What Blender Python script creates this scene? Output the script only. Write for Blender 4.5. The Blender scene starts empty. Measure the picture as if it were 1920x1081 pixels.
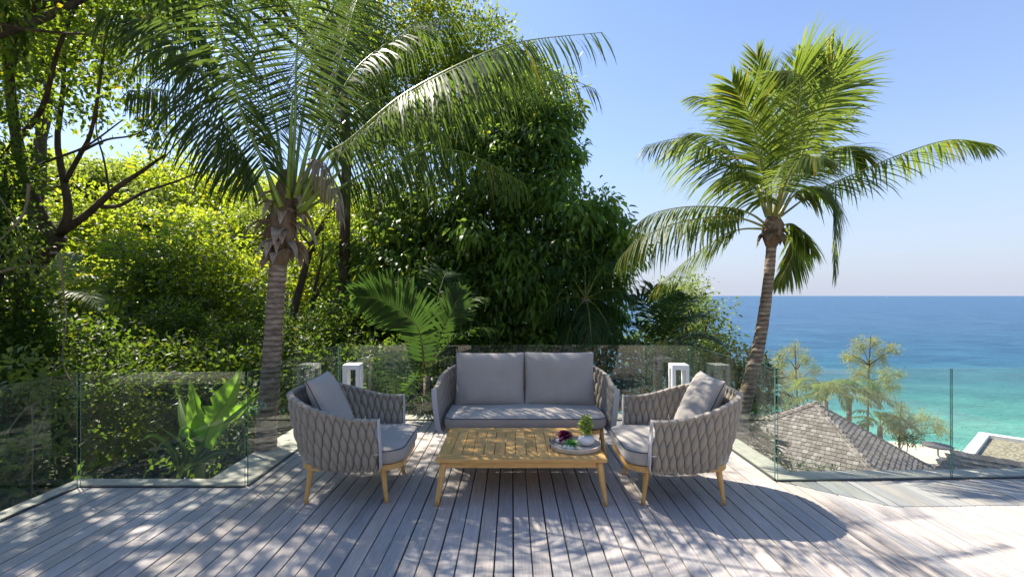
import bpy, bmesh, math, random
import numpy as np
from mathutils import Vector, Matrix, noise

SC = bpy.context.scene
COL = SC.collection
F = 860.0
def P(px, py, Y):
    """direction of a point of the place, at depth Y metres in front of the terrace viewpoint"""
    return Vector(((px - 960.0) * Y / F, Y, 1.65 - (py - 554.0) * Y / F))

# ------------------------------------------------------------------ camera, world, sun, exposure
cam = bpy.data.cameras.new("camera"); camo = bpy.data.objects.new("camera", cam); COL.objects.link(camo)
camo.location = (0, 0, 1.65); camo.rotation_euler = (math.radians(90), 0, 0)
cam.sensor_width = 36; cam.lens = F / 1920 * 36; cam.shift_y = 0.0070
cam.clip_start = 0.05; cam.clip_end = 90000
SC.camera = camo
SUN_DIR = Vector((-0.62, 0.50, 1.0)).normalized()
SUN_EL = math.asin(SUN_DIR.z); SUN_ROT = math.atan2(SUN_DIR.x, SUN_DIR.y)
w = bpy.data.worlds.new("World"); SC.world = w; w.use_nodes = True
nt = w.node_tree; nt.nodes.clear()
sky = nt.nodes.new("ShaderNodeTexSky"); sky.sky_type = 'NISHITA'; sky.sun_disc = False
sky.sun_elevation = SUN_EL; sky.sun_rotation = SUN_ROT
sky.air_density = 1.0; sky.dust_density = 0.6; sky.ozone_density = 3.0; sky.altitude = 40
bg = nt.nodes.new("ShaderNodeBackground"); bg.inputs['Strength'].default_value = 0.085
out = nt.nodes.new("ShaderNodeOutputWorld")
# thin bright haze low over the sea, the same all round
tc = nt.nodes.new("ShaderNodeTexCoord"); sx = nt.nodes.new("ShaderNodeSeparateXYZ"); nt.links.new(tc.outputs['Generated'], sx.inputs[0])
rp_ = nt.nodes.new("ShaderNodeValToRGB"); nt.links.new(sx.outputs[2], rp_.inputs[0]); el = rp_.color_ramp.elements
el[0].position = 0.0; el[0].color = (1, 1, 1, 1); el[1].position = .75; el[1].color = (.0, .0, .0, 1)
e2 = el.new(.10); e2.color = (.72, .72, .72, 1); e2 = el.new(.30); e2.color = (.26, .26, .26, 1)
mxs = nt.nodes.new("ShaderNodeMix"); mxs.data_type = 'RGBA'; nt.links.new(rp_.outputs[0], mxs.inputs[0]); tn = nt.nodes.new("ShaderNodeMix"); tn.data_type = 'RGBA'; tn.blend_type = 'MULTIPLY'; tn.inputs[0].default_value = 1.0; tn.inputs[7].default_value = (.84, .88, .98, 1)
nt.links.new(sky.outputs[0], tn.inputs[6]); nt.links.new(tn.outputs[2], mxs.inputs[6])
mxs.inputs[7].default_value = (2.38, 2.58, 3.10, 1)
nt.links.new(mxs.outputs[2], bg.inputs[0]); nt.links.new(bg.outputs[0], out.inputs[0])
sl = bpy.data.lights.new("sun", 'SUN'); sl.energy = 3.6; sl.angle = math.radians(0.53); sl.color = (1.0, 0.92, 0.80)
so = bpy.data.objects.new("sun", sl); COL.objects.link(so)
so.rotation_euler = SUN_DIR.to_track_quat('Z', 'Y').to_euler(); so.location = (-20, 16, 32)
SC.view_settings.view_transform = 'Standard'; SC.view_settings.look = 'None'
SC.view_settings.exposure = 1.65; SC.view_settings.gamma = 1.0; SC.view_settings.use_curve_mapping = False
SC.cycles.max_bounces = 10; SC.cycles.diffuse_bounces = 4; SC.cycles.glossy_bounces = 4
SC.cycles.transmission_bounces = 6; SC.cycles.transparent_max_bounces = 16
SC.cycles.caustics_reflective = False; SC.cycles.caustics_refractive = False
SC.cycles.use_denoising = True
SC.cycles.sample_clamp_indirect = 8

# ------------------------------------------------------------------ object helpers
def setp(o, label=None, cat=None, group=None, kind=None):
    if label: o['label'] = label
    if cat: o['category'] = cat
    if group: o['group'] = group
    if kind: o['kind'] = kind
    return o
def empty(name, loc=(0, 0, 0), rz=0, **k):
    o = bpy.data.objects.new(name, None); COL.objects.link(o)
    o.location = loc; o.rotation_euler = (0, 0, rz); o.empty_display_size = 0.1
    return setp(o, **k)
def link(name, me, mats=None, parent=None, loc=None, **k):
    o = bpy.data.objects.new(name, me); COL.objects.link(o)
    if parent: o.parent = parent
    if loc is not None: o.location = loc
    if mats is not None and not me.materials:
        for m in (mats if isinstance(mats, (list, tuple)) else [mats]): me.materials.append(m)
    return setp(o, **k)
def copy_tree(o, parent=None):
    c = o.copy(); COL.objects.link(c); c.parent = parent
    for ch in list(o.children): copy_tree(ch, c)
    return c

class MB:
    """collects shapes into one mesh"""
    def __init__(s): s.v = []; s.f = []; s.m = []
    def add(s, vs, fs, mi=0):
        n = len(s.v); s.v += [tuple(v) for v in vs]; s.f += [tuple(i + n for i in f) for f in fs]; s.m += [mi] * len(fs)
    def box(s, c, d, mi=0, R=None, ch=0.0):
        cx, cy, cz = c; x, y, z = d[0] / 2, d[1] / 2, d[2] / 2
        if ch <= 0:
            vs = [Vector((a * x, b * y, e * z)) for a in (-1, 1) for b in (-1, 1) for e in (-1, 1)]
            fs = [(0, 1, 3, 2), (4, 6, 7, 5), (0, 4, 5, 1), (2, 3, 7, 6), (0, 2, 6, 4), (1, 5, 7, 3)]
        else:
            bm = bmesh.new(); bmesh.ops.create_cube(bm, size=1)
            for v in bm.verts: v.co = Vector((v.co.x * 2 * x, v.co.y * 2 * y, v.co.z * 2 * z))
            bmesh.ops.bevel(bm, geom=list(bm.edges), offset=ch, segments=2, profile=0.5, affect='EDGES')
            bm.verts.index_update(); vs = [v.co.copy() for v in bm.verts]; fs = [tuple(v.index for v in f.verts) for f in bm.faces]; bm.free()
        if R: vs = [R @ v for v in vs]
        s.add([(v.x + cx, v.y + cy, v.z + cz) for v in vs], fs, mi)
    def tube(s, pts, rad, n=8, mi=0, cap=True, flat=1.0):
        pts = [Vector(p) for p in pts]; K = len(pts)
        if not isinstance(rad, (list, tuple)): rad = [rad] * K
        vs = []; fs = []
        T = (pts[1] - pts[0]).normalized(); up = Vector((0, 0, 1)) if abs(T.z) < .9 else Vector((1, 0, 0))
        A = T.cross(up).normalized()
        for i in range(K):
            T = (pts[min(i + 1, K - 1)] - pts[max(i - 1, 0)]).normalized()
            A = (A - T * A.dot(T)).normalized(); B = T.cross(A)
            for k in range(n):
                a = 2 * math.pi * k / n
                vs.append(pts[i] + (A * math.cos(a) + B * math.sin(a) * flat) * rad[i])
        for i in range(K - 1):
            for k in range(n):
                k2 = (k + 1) % n
                fs.append((i * n + k, i * n + k2, (i + 1) * n + k2, (i + 1) * n + k))
        if cap:
            fs.append(tuple(range(n - 1, -1, -1))); fs.append(tuple((K - 1) * n + k for k in range(n)))
        s.add(vs, fs, mi)
    def lathe(s, prof, c=(0, 0, 0), n=24, mi=0, sx=1, sy=1, rz=0):
        vs = []; fs = []; cr, sr = math.cos(rz), math.sin(rz)
        for (r, z) in prof:
            for k in range(n):
                a = 2 * math.pi * k / n; x = r * math.cos(a) * sx; y = r * math.sin(a) * sy
                vs.append((c[0] + x * cr - y * sr, c[1] + x * sr + y * cr, c[2] + z))
        for i in range(len(prof) - 1):
            for k in range(n):
                k2 = (k + 1) % n; fs.append((i * n + k, i * n + k2, (i + 1) * n + k2, (i + 1) * n + k))
        fs.append(tuple(range(n - 1, -1, -1))); fs.append(tuple((len(prof) - 1) * n + k for k in range(n)))
        s.add(vs, fs, mi)
    def mesh(s, name, off=None, smooth=False):
        me = bpy.data.meshes.new(name)
        vs = s.v if off is None else [(v[0] - off[0], v[1] - off[1], v[2] - off[2]) for v in s.v]
        me.from_pydata(vs, [], s.f)
        if any(s.m): me.polygons.foreach_set('material_index', s.m)
        if smooth: me.polygons.foreach_set('use_smooth', [True] * len(s.f))
        me.update(); return me
    def build(s, name, mats, parent=None, world=False, smooth=False, **k):
        off = parent.location if (parent and world) else None
        return link(name, s.mesh(name, off, smooth), mats, parent, **k)

def np_mesh(name, V, Fc, smooth=False):
    """V (n,3), Fc (m,k) uniform polygons"""
    me = bpy.data.meshes.new(name); m, k = Fc.shape
    me.vertices.add(len(V)); me.vertices.foreach_set('co', np.ascontiguousarray(V, dtype=np.float32).ravel())
    me.loops.add(m * k); me.loops.foreach_set('vertex_index', np.ascontiguousarray(Fc, dtype=np.int32).ravel())
    me.polygons.add(m); me.polygons.foreach_set('loop_start', np.arange(0, m * k, k, dtype=np.int32))
    try: me.polygons.foreach_set('loop_total', np.full(m, k, dtype=np.int32))
    except Exception: pass
    if smooth: me.polygons.foreach_set('use_smooth', np.ones(m, dtype=bool))
    me.update(calc_edges=True); me.validate(); return me

def crv(pts, n):
    """Catmull-Rom through pts, n samples"""
    pts = [Vector(p) for p in pts]; pts = [pts[0] * 2 - pts[1]] + pts + [pts[-1] * 2 - pts[-2]]
    segs = len(pts) - 3; res = []
    for i in range(n):
        t = i / (n - 1) * segs; k = min(int(t), segs - 1); u = t - k
        a, b, c, d = pts[k:k + 4]
        res.append(0.5 * ((2 * b) + (c - a) * u + (2 * a - 5 * b + 4 * c - d) * u * u + (3 * b - a - 3 * c + d) * u ** 3))
    return res

# ------------------------------------------------------------------ materials
def mat(name):
    m = bpy.data.materials.new(name); m.use_nodes = True; n = m.node_tree; n.nodes.clear()
    o = n.nodes.new('ShaderNodeOutputMaterial'); p = n.nodes.new('ShaderNodeBsdfPrincipled')
    n.links.new(p.outputs[0], o.inputs[0]); return m, n, p, o
def N(n, t, **k):
    x = n.nodes.new(t)
    for a, b in k.items(): setattr(x, a, b)
    return x
def ramp(n, fac, stops):
    r = N(n, 'ShaderNodeValToRGB'); e = r.color_ramp.elements
    while len(e) < len(stops): e.new(0.5)
    for i, (p, c) in enumerate(stops): e[i].position = p; e[i].color = (*c, 1)
    n.links.new(fac, r.inputs[0]); return r.outputs[0]
def mixc(n, fac, a, b, mode='MIX'):
    x = N(n, 'ShaderNodeMix', data_type='RGBA', blend_type=mode)
    for s, v in ((x.inputs[0], fac), (x.inputs[6], a), (x.inputs[7], b)):
        if isinstance(v, (int, float)): s.default_value = v
        elif isinstance(v, tuple): s.default_value = (*v, 1)
        else: n.links.new(v, s)
    return x.outputs[2]
def noise_tex(n, scale, detail=4, vec=None, rough=.5, stretch=None, coord='Object'):
    if vec is None:
        if coord == 'Position': vec = N(n, 'ShaderNodeNewGeometry').outputs['Position']
        else: vec = N(n, 'ShaderNodeTexCoord').outputs[coord]
    if stretch:
        mp = N(n, 'ShaderNodeMapping'); mp.inputs['Scale'].default_value = stretch; n.links.new(vec, mp.inputs[0]); vec = mp.outputs[0]
    t = N(n, 'ShaderNodeTexNoise'); t.inputs['Scale'].default_value = scale; t.inputs['Detail'].default_value = detail
    t.inputs['Roughness'].default_value = rough; n.links.new(vec, t.inputs[0]); return t.outputs[0]
def bump(n, p, h, strength=.3, dist=.01):
    b = N(n, 'ShaderNodeBump'); b.inputs['Strength'].default_value = strength; b.inputs['Distance'].default_value = dist
    n.links.new(h, b.inputs['Height']); n.links.new(b.outputs[0], p.inputs['Normal'])
def simple(name, col, rough=.5, spec=.5, var=0, scale=6, bmp=0, metal=0):
    m, n, p, o = mat(name); p.inputs['Roughness'].default_value = rough; p.inputs['Specular IOR Level'].default_value = spec
    p.inputs['Metallic'].default_value = metal
    if var:
        t = noise_tex(n, scale, 6)
        c = ramp(n, t, [(.3, tuple(max(0, x * (1 - var)) for x in col)), (.7, tuple(x * (1 + var) for x in col))])
        n.links.new(c, p.inputs['Base Color'])
        if bmp: bump(n, p, t, bmp, .01)
    else: p.inputs['Base Color'].default_value = (*col, 1)
    return m
def leaf_mat(name, c1, c2, tr, c3=None, p3=.93, rough=.42, tfac=.42, spec=.35):
    """leaf blade: glossy diffuse front with light passing through; colour differs leaf by leaf"""
    m, n, p, o = mat(name)
    g = N(n, 'ShaderNodeNewGeometry'); r = g.outputs['Random Per Island']
    stops = [(0, c1), (.75, c2)]
    if c3: stops += [(p3, c2), (min(1, p3 + .03), c3)]
    c = ramp(n, r, stops); n.links.new(c, p.inputs['Base Color'])
    p.inputs['Roughness'].default_value = rough; p.inputs['Specular IOR Level'].default_value = spec
    tl = N(n, 'ShaderNodeBsdfTranslucent')
    st = [(0, tuple(x * .8 for x in tr)), (.8, tr)]
    if c3: st += [(p3, tr), (min(1, p3 + .03), (tr[0] * 1.6, tr[1] * 1.0, tr[2] * .6))]
    n.links.new(ramp(n, r, st), tl.inputs[0])
    mx = N(n, 'ShaderNodeMixShader'); mx.inputs[0].default_value = tfac
    n.links.new(p.outputs[0], mx.inputs[1]); n.links.new(tl.outputs[0], mx.inputs[2]); n.links.new(mx.outputs[0], o.inputs[0])
    return m

M = {}
def make_mats():
    # weathered deck board
    m, n, p, o = mat('weathered_deck_wood'); geo = N(n, 'ShaderNodeNewGeometry'); oi = N(n, 'ShaderNodeObjectInfo')
    add = N(n, 'ShaderNodeVectorMath', operation='ADD'); n.links.new(geo.outputs['Position'], add.inputs[0])
    sc = N(n, 'ShaderNodeVectorMath', operation='SCALE'); sc.inputs[0].default_value = (7, 31, 13); n.links.new(oi.outputs['Random'], sc.inputs['Scale'])
    n.links.new(sc.outputs[0], add.inputs[1])
    g1 = noise_tex(n, 5, 8, add.outputs[0], .65, (16, .7, 4)); g2 = noise_tex(n, 1.6, 5, add.outputs[0], .6, (2, 1, 1))
    g3 = noise_tex(n, 60, 3, add.outputs[0], .6, (3, .12, 1))
    base = ramp(n, g1, [(.25, (.345, .320, .297)), (.5, (.455, .428, .40)), (.75, (.54, .51, .48))])
    tint = ramp(n, oi.outputs['Random'], [(0, (.78, .80, .83)), (.3, (.98, .97, .98)), (.7, (1.06, 1.01, .96)), (1, (.88, .84, .80))])
    c = mixc(n, 1.0, base, tint, 'MULTIPLY')
    c = mixc(n, .35, c, ramp(n, g2, [(.35, (.62, .60, .60)), (.65, (1.25, 1.22, 1.2))]), 'MULTIPLY')
    c = mixc(n, .45, c, ramp(n, g3, [(.35, (.72, .70, .69)), (.55, (1.05, 1.05, 1.05))]), 'MULTIPLY')
    n.links.new(c, p.inputs['Base Color']); p.inputs['Roughness'].default_value = .62; p.inputs['Specular IOR Level'].default_value = .3
    bump(n, p, g3, .35, .002); M['deck'] = m
    # teak
    def teak(name, stretch):
        m, n, p, o = mat(name); oi = N(n, 'ShaderNodeObjectInfo'); tc = N(n, 'ShaderNodeTexCoord')
        add = N(n, 'ShaderNodeVectorMath', operation='ADD'); n.links.new(tc.outputs['Object'], add.inputs[0])
        sc = N(n, 'ShaderNodeVectorMath', operation='SCALE'); sc.inputs[0].default_value = (3, 5, 2); n.links.new(oi.outputs['Random'], sc.inputs['Scale'])
        n.links.new(sc.outputs[0], add.inputs[1])
        g1 = noise_tex(n, 6, 6, add.outputs[0], .6, stretch)
        c = ramp(n, g1, [(.25, (.50, .27, .075)), (.5, (.66, .39, .13)), (.8, (.75, .49, .19))])
        c = mixc(n, 1, c, ramp(n, oi.outputs['Random'], [(0, (.86, .83, .8)), (1, (1.08, 1.08, 1.1))]), 'MULTIPLY')
        n.links.new(c, p.inputs['Base Color']); p.inputs['Roughness'].default_value = .42
        bump(n, p, g1, .15, .002); return m
    M['teak_y'] = teak('teak_grain_lengthwise', (14, 1, 6)); M['teak_x'] = teak('teak_grain_crosswise', (1, 14, 6)); M['teak_z'] = teak('teak_leg', (12, 12, 1))
    # fabrics
    def fabric(name, col, sc=260, b=.25):
        m, n, p, o = mat(name); t = noise_tex(n, sc, 2); t2 = noise_tex(n, 5, 5)
        c = ramp(n, t, [(.3, tuple(x * .8 for x in col)), (.7, tuple(x * 1.15 for x in col))])
        c = mixc(n, .3, c, ramp(n, t2, [(.3, (.8, .8, .8)), (.7, (1.12, 1.12, 1.12))]), 'MULTIPLY')
        n.links.new(c, p.inputs['Base Color']); p.inputs['Roughness'].default_value = .9; p.inputs['Specular IOR Level'].default_value = .15
        p.inputs['Sheen Weight'].default_value = .25; p.inputs['Sheen Roughness'].default_value = .5
        bump(n, p, t, b, .002); return m
    M['strap'] = fabric('taupe_strap_fabric', (.315, .278, .225), 220)
    M['cushion'] = fabric('warm_grey_cushion_fabric', (.395, .36, .32), 320)
    M['piping'] = simple('navy_piping', (.03, .03, .05), .6)
    M['trim'] = simple('pale_grey_powder_coat', (.50, .49, .50), .45, var=.05)
    M['under'] = simple('dark_webbing', (.03, .03, .03), .8)
    M['white'] = simple('white_painted_metal', (.80, .80, .80), .4, var=.03)
    M['black'] = simple('black_iron', (.015, .015, .015), .4)
    M['stone'] = simple('pale_coping_stone', (.46, .42, .35), .7, var=.16, scale=9, bmp=.2)
    M['sub'] = simple('dark_subfloor', (.035, .03, .028), .9)
    M['pot'] = simple('chalk_white_stoneware', (.72, .71, .72), .75, var=.05, scale=30, bmp=.1)
    M['tray'] = simple('whitewashed_wood', (.50, .45, .38), .6, var=.2, scale=14)
    M['channel'] = simple('dark_seal', (.035, .04, .038), .5)
    # glass
    m, n, p, o = mat('clear_green_tinted_glass'); n.nodes.remove(p)
    t = N(n, 'ShaderNodeBsdfTransparent'); t.inputs[0].default_value = (.935, .972, .955, 1)
    gl = N(n, 'ShaderNodeBsdfGlossy'); gl.inputs['Roughness'].default_value = .015
    fr = N(n, 'ShaderNodeFresnel'); gg = N(n, 'ShaderNodeNewGeometry'); io = N(n, 'ShaderNodeMapRange')
    io.inputs['To Min'].default_value = 1.52; io.inputs['To Max'].default_value = 1 / 1.52   # same reflectance met from either side
    n.links.new(gg.outputs['Backfacing'], io.inputs['Value']); n.links.new(io.outputs[0], fr.inputs['IOR'])
    mx = N(n, 'ShaderNodeMixShader'); n.links.new(fr.outputs[0], mx.inputs[0]); n.links.new(t.outputs[0], mx.inputs[1]); n.links.new(gl.outputs[0], mx.inputs[2])
    df = N(n, 'ShaderNodeBsdfDiffuse'); df.inputs[0].default_value = (.7, .72, .72, 1)      # faint streaked film, its pale colour also painting a haze over the panes
    sm = noise_tex(n, 2.2, 7, None, .65, (1, 1, .35)); fm = N(n, 'ShaderNodeMapRange'); fm.inputs['From Min'].default_value = .38; fm.inputs['From Max'].default_value = .8
    fm.inputs['To Max'].default_value = .042; n.links.new(sm, fm.inputs['Value']); m2 = N(n, 'ShaderNodeMixShader'); n.links.new(fm.outputs[0], m2.inputs[0])
    n.links.new(mx.outputs[0], m2.inputs[1]); n.links.new(df.outputs[0], m2.inputs[2])
    n.links.new(m2.outputs[0], o.inputs[0]); M['glass'] = m
    m, n, p, o = mat('glass_edge'); p.inputs['Base Color'].default_value = (.03, .10, .085, 1); p.inputs['Roughness'].default_value = .15
    p.inputs['Specular IOR Level'].default_value = 1.0
    tl = N(n, 'ShaderNodeBsdfTranslucent'); tl.inputs[0].default_value = (.35, .75, .62, 1)
    mx = N(n, 'ShaderNodeMixShader'); mx.inputs[0].default_value = .16
    n.links.new(p.outputs[0], mx.inputs[1]); n.links.new(tl.outputs[0], mx.inputs[2]); n.links.new(mx.outputs[0], o.inputs[0]); M['edge'] = m
    # bark
    def bark(name, a, b, sc=8, st=(1, 1, .4), bm_=.6):
        m, n, p, o = mat(name); t = noise_tex(n, sc, 8, None, .65, st)
        n.links.new(ramp(n, t, [(.3, a), (.7, b)]), p.inputs['Base Color']); p.inputs['Roughness'].default_value = .85
        p.inputs['Specular IOR Level'].default_value = .2; bump(n, p, t, bm_, .02); return m
    M['bark_dark'] = bark('dark_brown_bark', (.035, .025, .018), (.12, .085, .055))
    M['bark_mid'] = bark('brown_bark', (.07, .05, .035), (.20, .145, .09))
    M['twig'] = bark('pale_dry_twig', (.16, .12, .08), (.34, .27, .19))
    M['palm_bark'] = bark('ringed_palm_bark', (.085, .058, .042), (.36, .29, .225), 5, (1.5, 1.5, 6), .8)
    nb = M['palm_bark'].node_tree; pr = [x for x in nb.nodes if x.type == 'BSDF_PRINCIPLED'][0]; old = pr.inputs['Base Color'].links[0].from_socket
    wv2 = N(nb, 'ShaderNodeTexWave', wave_type='BANDS', bands_direction='Z'); wv2.inputs['Scale'].default_value = 5.5; wv2.inputs['Distortion'].default_value = 2.2; wv2.inputs['Detail'].default_value = 3; wv2.inputs['Detail Scale'].default_value = 2.5
    nb.links.new(N(nb, 'ShaderNodeTexCoord').outputs['Object'], wv2.inputs[0])
    nb.links.new(mixc(nb, .85, old, ramp(nb, wv2.outputs[1], [(.0, (.55, .48, .44)), (.2, (1.0, .95, .9)), (.75, (1.12, 1.08, 1.02)), (.97, (1.4, 1.38, 1.35))]), 'MULTIPLY'), pr.inputs['Base Color'])
    M['fibre'] = bark('brown_palm_fibre', (.07, .045, .03), (.26, .185, .12), 12, (1, 1, .3))
    M['dry'] = bark('dry_frond_sheath', (.17, .12, .08), (.42, .33, .235), 10, (4, 4, .5), .4)
    M['petiole'] = simple('yellow_green_petiole', (.19, .26, .035), .38, .5, var=.25, scale=5)
    M['petiole2'] = simple('olive_petiole', (.24, .23, .05), .42, .5, var=.25, scale=5)
    # leaves
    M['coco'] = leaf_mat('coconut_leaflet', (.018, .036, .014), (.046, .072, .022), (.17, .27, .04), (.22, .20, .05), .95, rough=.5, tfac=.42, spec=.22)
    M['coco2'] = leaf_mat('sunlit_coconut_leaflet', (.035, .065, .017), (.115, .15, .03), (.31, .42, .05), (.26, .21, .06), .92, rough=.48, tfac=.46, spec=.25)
    M['drycoco'] = leaf_mat('dead_leaflet', (.16, .11, .07), (.30, .23, .16), (.3, .2, .1), tfac=.25)
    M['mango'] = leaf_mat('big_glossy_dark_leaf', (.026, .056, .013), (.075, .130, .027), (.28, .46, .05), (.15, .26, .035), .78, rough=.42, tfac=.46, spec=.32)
    M['highlight'] = leaf_mat('bright_highlight_leaf', (.07, .14, .025), (.15, .24, .04), (.34, .55, .06), rough=.42, tfac=.46, spec=.3)
    M['sunny'] = leaf_mat('small_yellow_green_leaf', (.045, .080, .011), (.13, .16, .02), (.58, .72, .04), (.24, .19, .03), .94, tfac=.50)
    M['jungle'] = leaf_mat('small_mid_green_leaf', (.022, .046, .008), (.065, .095, .014), (.34, .48, .03), (.17, .16, .025), .93, tfac=.48)
    M['shade'] = leaf_mat('shaded_shrub_leaf', (.013, .029, .007), (.040, .074, .012), (.22, .36, .03), (.14, .19, .03), .9, tfac=.42, spec=.3, rough=.45)  # understorey shade is put into this darker leaf colour
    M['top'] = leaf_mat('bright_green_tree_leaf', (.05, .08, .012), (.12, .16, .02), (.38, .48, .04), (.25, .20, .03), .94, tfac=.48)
    M['round'] = leaf_mat('fresh_green_leaf', (.07, .11, .02), (.15, .20, .04), (.36, .46, .06), tfac=.42)
    M['yellow'] = leaf_mat('yellow_tipped_leaf', (.09, .11, .015), (.28, .26, .03), (.50, .46, .04), (.45, .36, .04), .7, tfac=.4)
    M['casu'] = leaf_mat('casuarina_needle', (.16, .20, .045), (.32, .34, .09), (.50, .54, .12), (.36, .30, .10), .85, tfac=.45)
    M['areca'] = leaf_mat('broad_palm_leaflet', (.020, .045, .011), (.042, .080, .017), (.10, .20, .03), tfac=.42, rough=.45, spec=.25)
    M['areca_d'] = leaf_mat('dark_palm_leaflet', (.016, .040, .010), (.034, .072, .014), (.13, .26, .03), tfac=.4, rough=.5, spec=.2)
    M['banana'] = leaf_mat('banana_leaf_blade', (.06, .14, .015), (.09, .18, .02), (.34, .62, .05), tfac=.55, rough=.42)
    M['succulent'] = leaf_mat('light_succulent_leaf', (.30, .42, .06), (.50, .60, .14), (.35, .45, .10), tfac=.25)
    M['succulent2'] = leaf_mat('bright_green_succulent', (.05, .24, .03), (.12, .40, .07), (.15, .45, .08), tfac=.25)
    M['purple'] = leaf_mat('purple_rosette_petal', (.09, .004, .03), (.22, .012, .08), (.3, .02, .1), tfac=.2)
    # ground, sea, sand
    m, n, p, o = mat('leaf_littered_hillside'); t = noise_tex(n, 1.2, 8, None, .65)
    n.links.new(ramp(n, t, [(.3, (.035, .032, .015)), (.5, (.05, .06, .018)), (.7, (.10, .10, .035))]), p.inputs['Base Color']); p.inputs['Roughness'].default_value = .9
    bump(n, p, t, .7, .2); M['ground'] = m
    m, n, p, o = mat('tropical_sea_water'); geo = N(n, 'ShaderNodeNewGeometry'); sp = N(n, 'ShaderNodeSeparateXYZ'); n.links.new(geo.outputs['Position'], sp.inputs[0])
    nz = noise_tex(n, .012, 3, geo.outputs['Position']); ma = N(n, 'ShaderNodeMath', operation='MULTIPLY_ADD'); n.links.new(nz, ma.inputs[0]); ma.inputs[1].default_value = 50; ma.inputs[2].default_value = -25
    xx = N(n, 'ShaderNodeMath', operation='MULTIPLY_ADD'); n.links.new(sp.outputs[0], xx.inputs[0]); xx.inputs[1].default_value = .10; n.links.new(ma.outputs[0], xx.inputs[2])
    ad = N(n, 'ShaderNodeMath', operation='ADD'); n.links.new(sp.outputs[1], ad.inputs[0]); n.links.new(xx.outputs[0], ad.inputs[1])
    mr = N(n, 'ShaderNodeMapRange'); mr.inputs['From Min'].default_value = 110; mr.inputs['From Max'].default_value = 710; n.links.new(ad.outputs[0], mr.inputs['Value'])
    c = ramp(n, mr.outputs[0], [(0, (.25, .38, .30)), (.05, (.10, .33, .26)), (.13, (.045, .205, .19)), (.22, (.028, .125, .165)), (.38, (.026, .095, .165)), (1, (.042, .100, .178))])
    # wind streaks seen far out
    st = noise_tex(n, .02, 5, geo.outputs['Position'], .6, (.25, 1, 1))
    c = mixc(n, .6, c, ramp(n, st, [(.3, (.80, .84, .9)), (.7, (1.22, 1.17, 1.1))]), 'MULTIPLY')
    s2 = noise_tex(n, .05, 11, geo.outputs['Position'], .80, (.4, 1, 1)); c = mixc(n, 1, c, ramp(n, s2, [(.42, (.72, .78, .84)), (.58, (1.28, 1.22, 1.16))]), 'MULTIPLY')
    n.links.new(c, p.inputs['Base Color']); p.inputs['Roughness'].default_value = .45; p.inputs['Specular IOR Level'].default_value = .12
    wv = noise_tex(n, .55, 8, geo.outputs['Position'], .68, (.45, 1, 1)); bump(n, p, wv, 1.0, 1.6); M['sea'] = m
    M['sand'] = simple('pale_terrace_screed', (.52, .46, .37), .85, var=.08, scale=2)
    M['beach'] = simple('beach_sand', (.55, .47, .34), .9, var=.1, scale=.5)
    # shingles
    m, n, p, o = mat('weathered_shingle'); oi = N(n, 'ShaderNodeObjectInfo'); g = N(n, 'ShaderNodeNewGeometry')
    rr = N(n, 'ShaderNodeMath', operation='ADD'); n.links.new(oi.outputs['Random'], rr.inputs[0]); n.links.new(g.outputs['Random Per Island'], rr.inputs[1])
    fr2 = N(n, 'ShaderNodeMath', operation='FRACT'); n.links.new(rr.outputs[0], fr2.inputs[0])
    c = ramp(n, fr2.outputs[0], [(0, (.11, .09, .074)), (.4, (.17, .143, .122)), (.8, (.22, .19, .165)), (1, (.29, .26, .235))])
    t = noise_tex(n, 5, 6, g.outputs['Position']); c = mixc(n, .5, c, ramp(n, t, [(.3, (.65, .62, .6)), (.7, (1.2, 1.2, 1.2))]), 'MULTIPLY')
    n.links.new(c, p.inputs['Base Color']); p.inputs['Roughness'].default_value = .85; bump(n, p, noise_tex(n, 40, 4, g.outputs['Position']), .3, .01); M['shingle'] = m
    m, n, p, o = mat('mossy_gravel'); t = N(n, 'ShaderNodeTexVoronoi'); t.inputs['Scale'].default_value = 9; n.links.new(N(n, 'ShaderNodeTexCoord').outputs['Object'], t.inputs[0])
    c = ramp(n, t.outputs['Color'], [(.1, (.13, .12, .07)), (.5, (.24, .20, .13)), (.9, (.38, .33, .24))]); n.links.new(c, p.inputs['Base Color']); p.inputs['Roughness'].default_value = .9
    bump(n, p, t.outputs['Distance'], .8, .05); M['gravel'] = m
    M['wall'] = simple('off_white_render', (.70, .67, .62), .8, var=.05, scale=2)
    M['parapet'] = simple('white_parapet_paint', (.80, .77, .74), .7, var=.04, scale=3)
    M['dkglass'] = simple('dark_window_glass', (.02, .025, .03), .08, .8)
make_mats()
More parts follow.
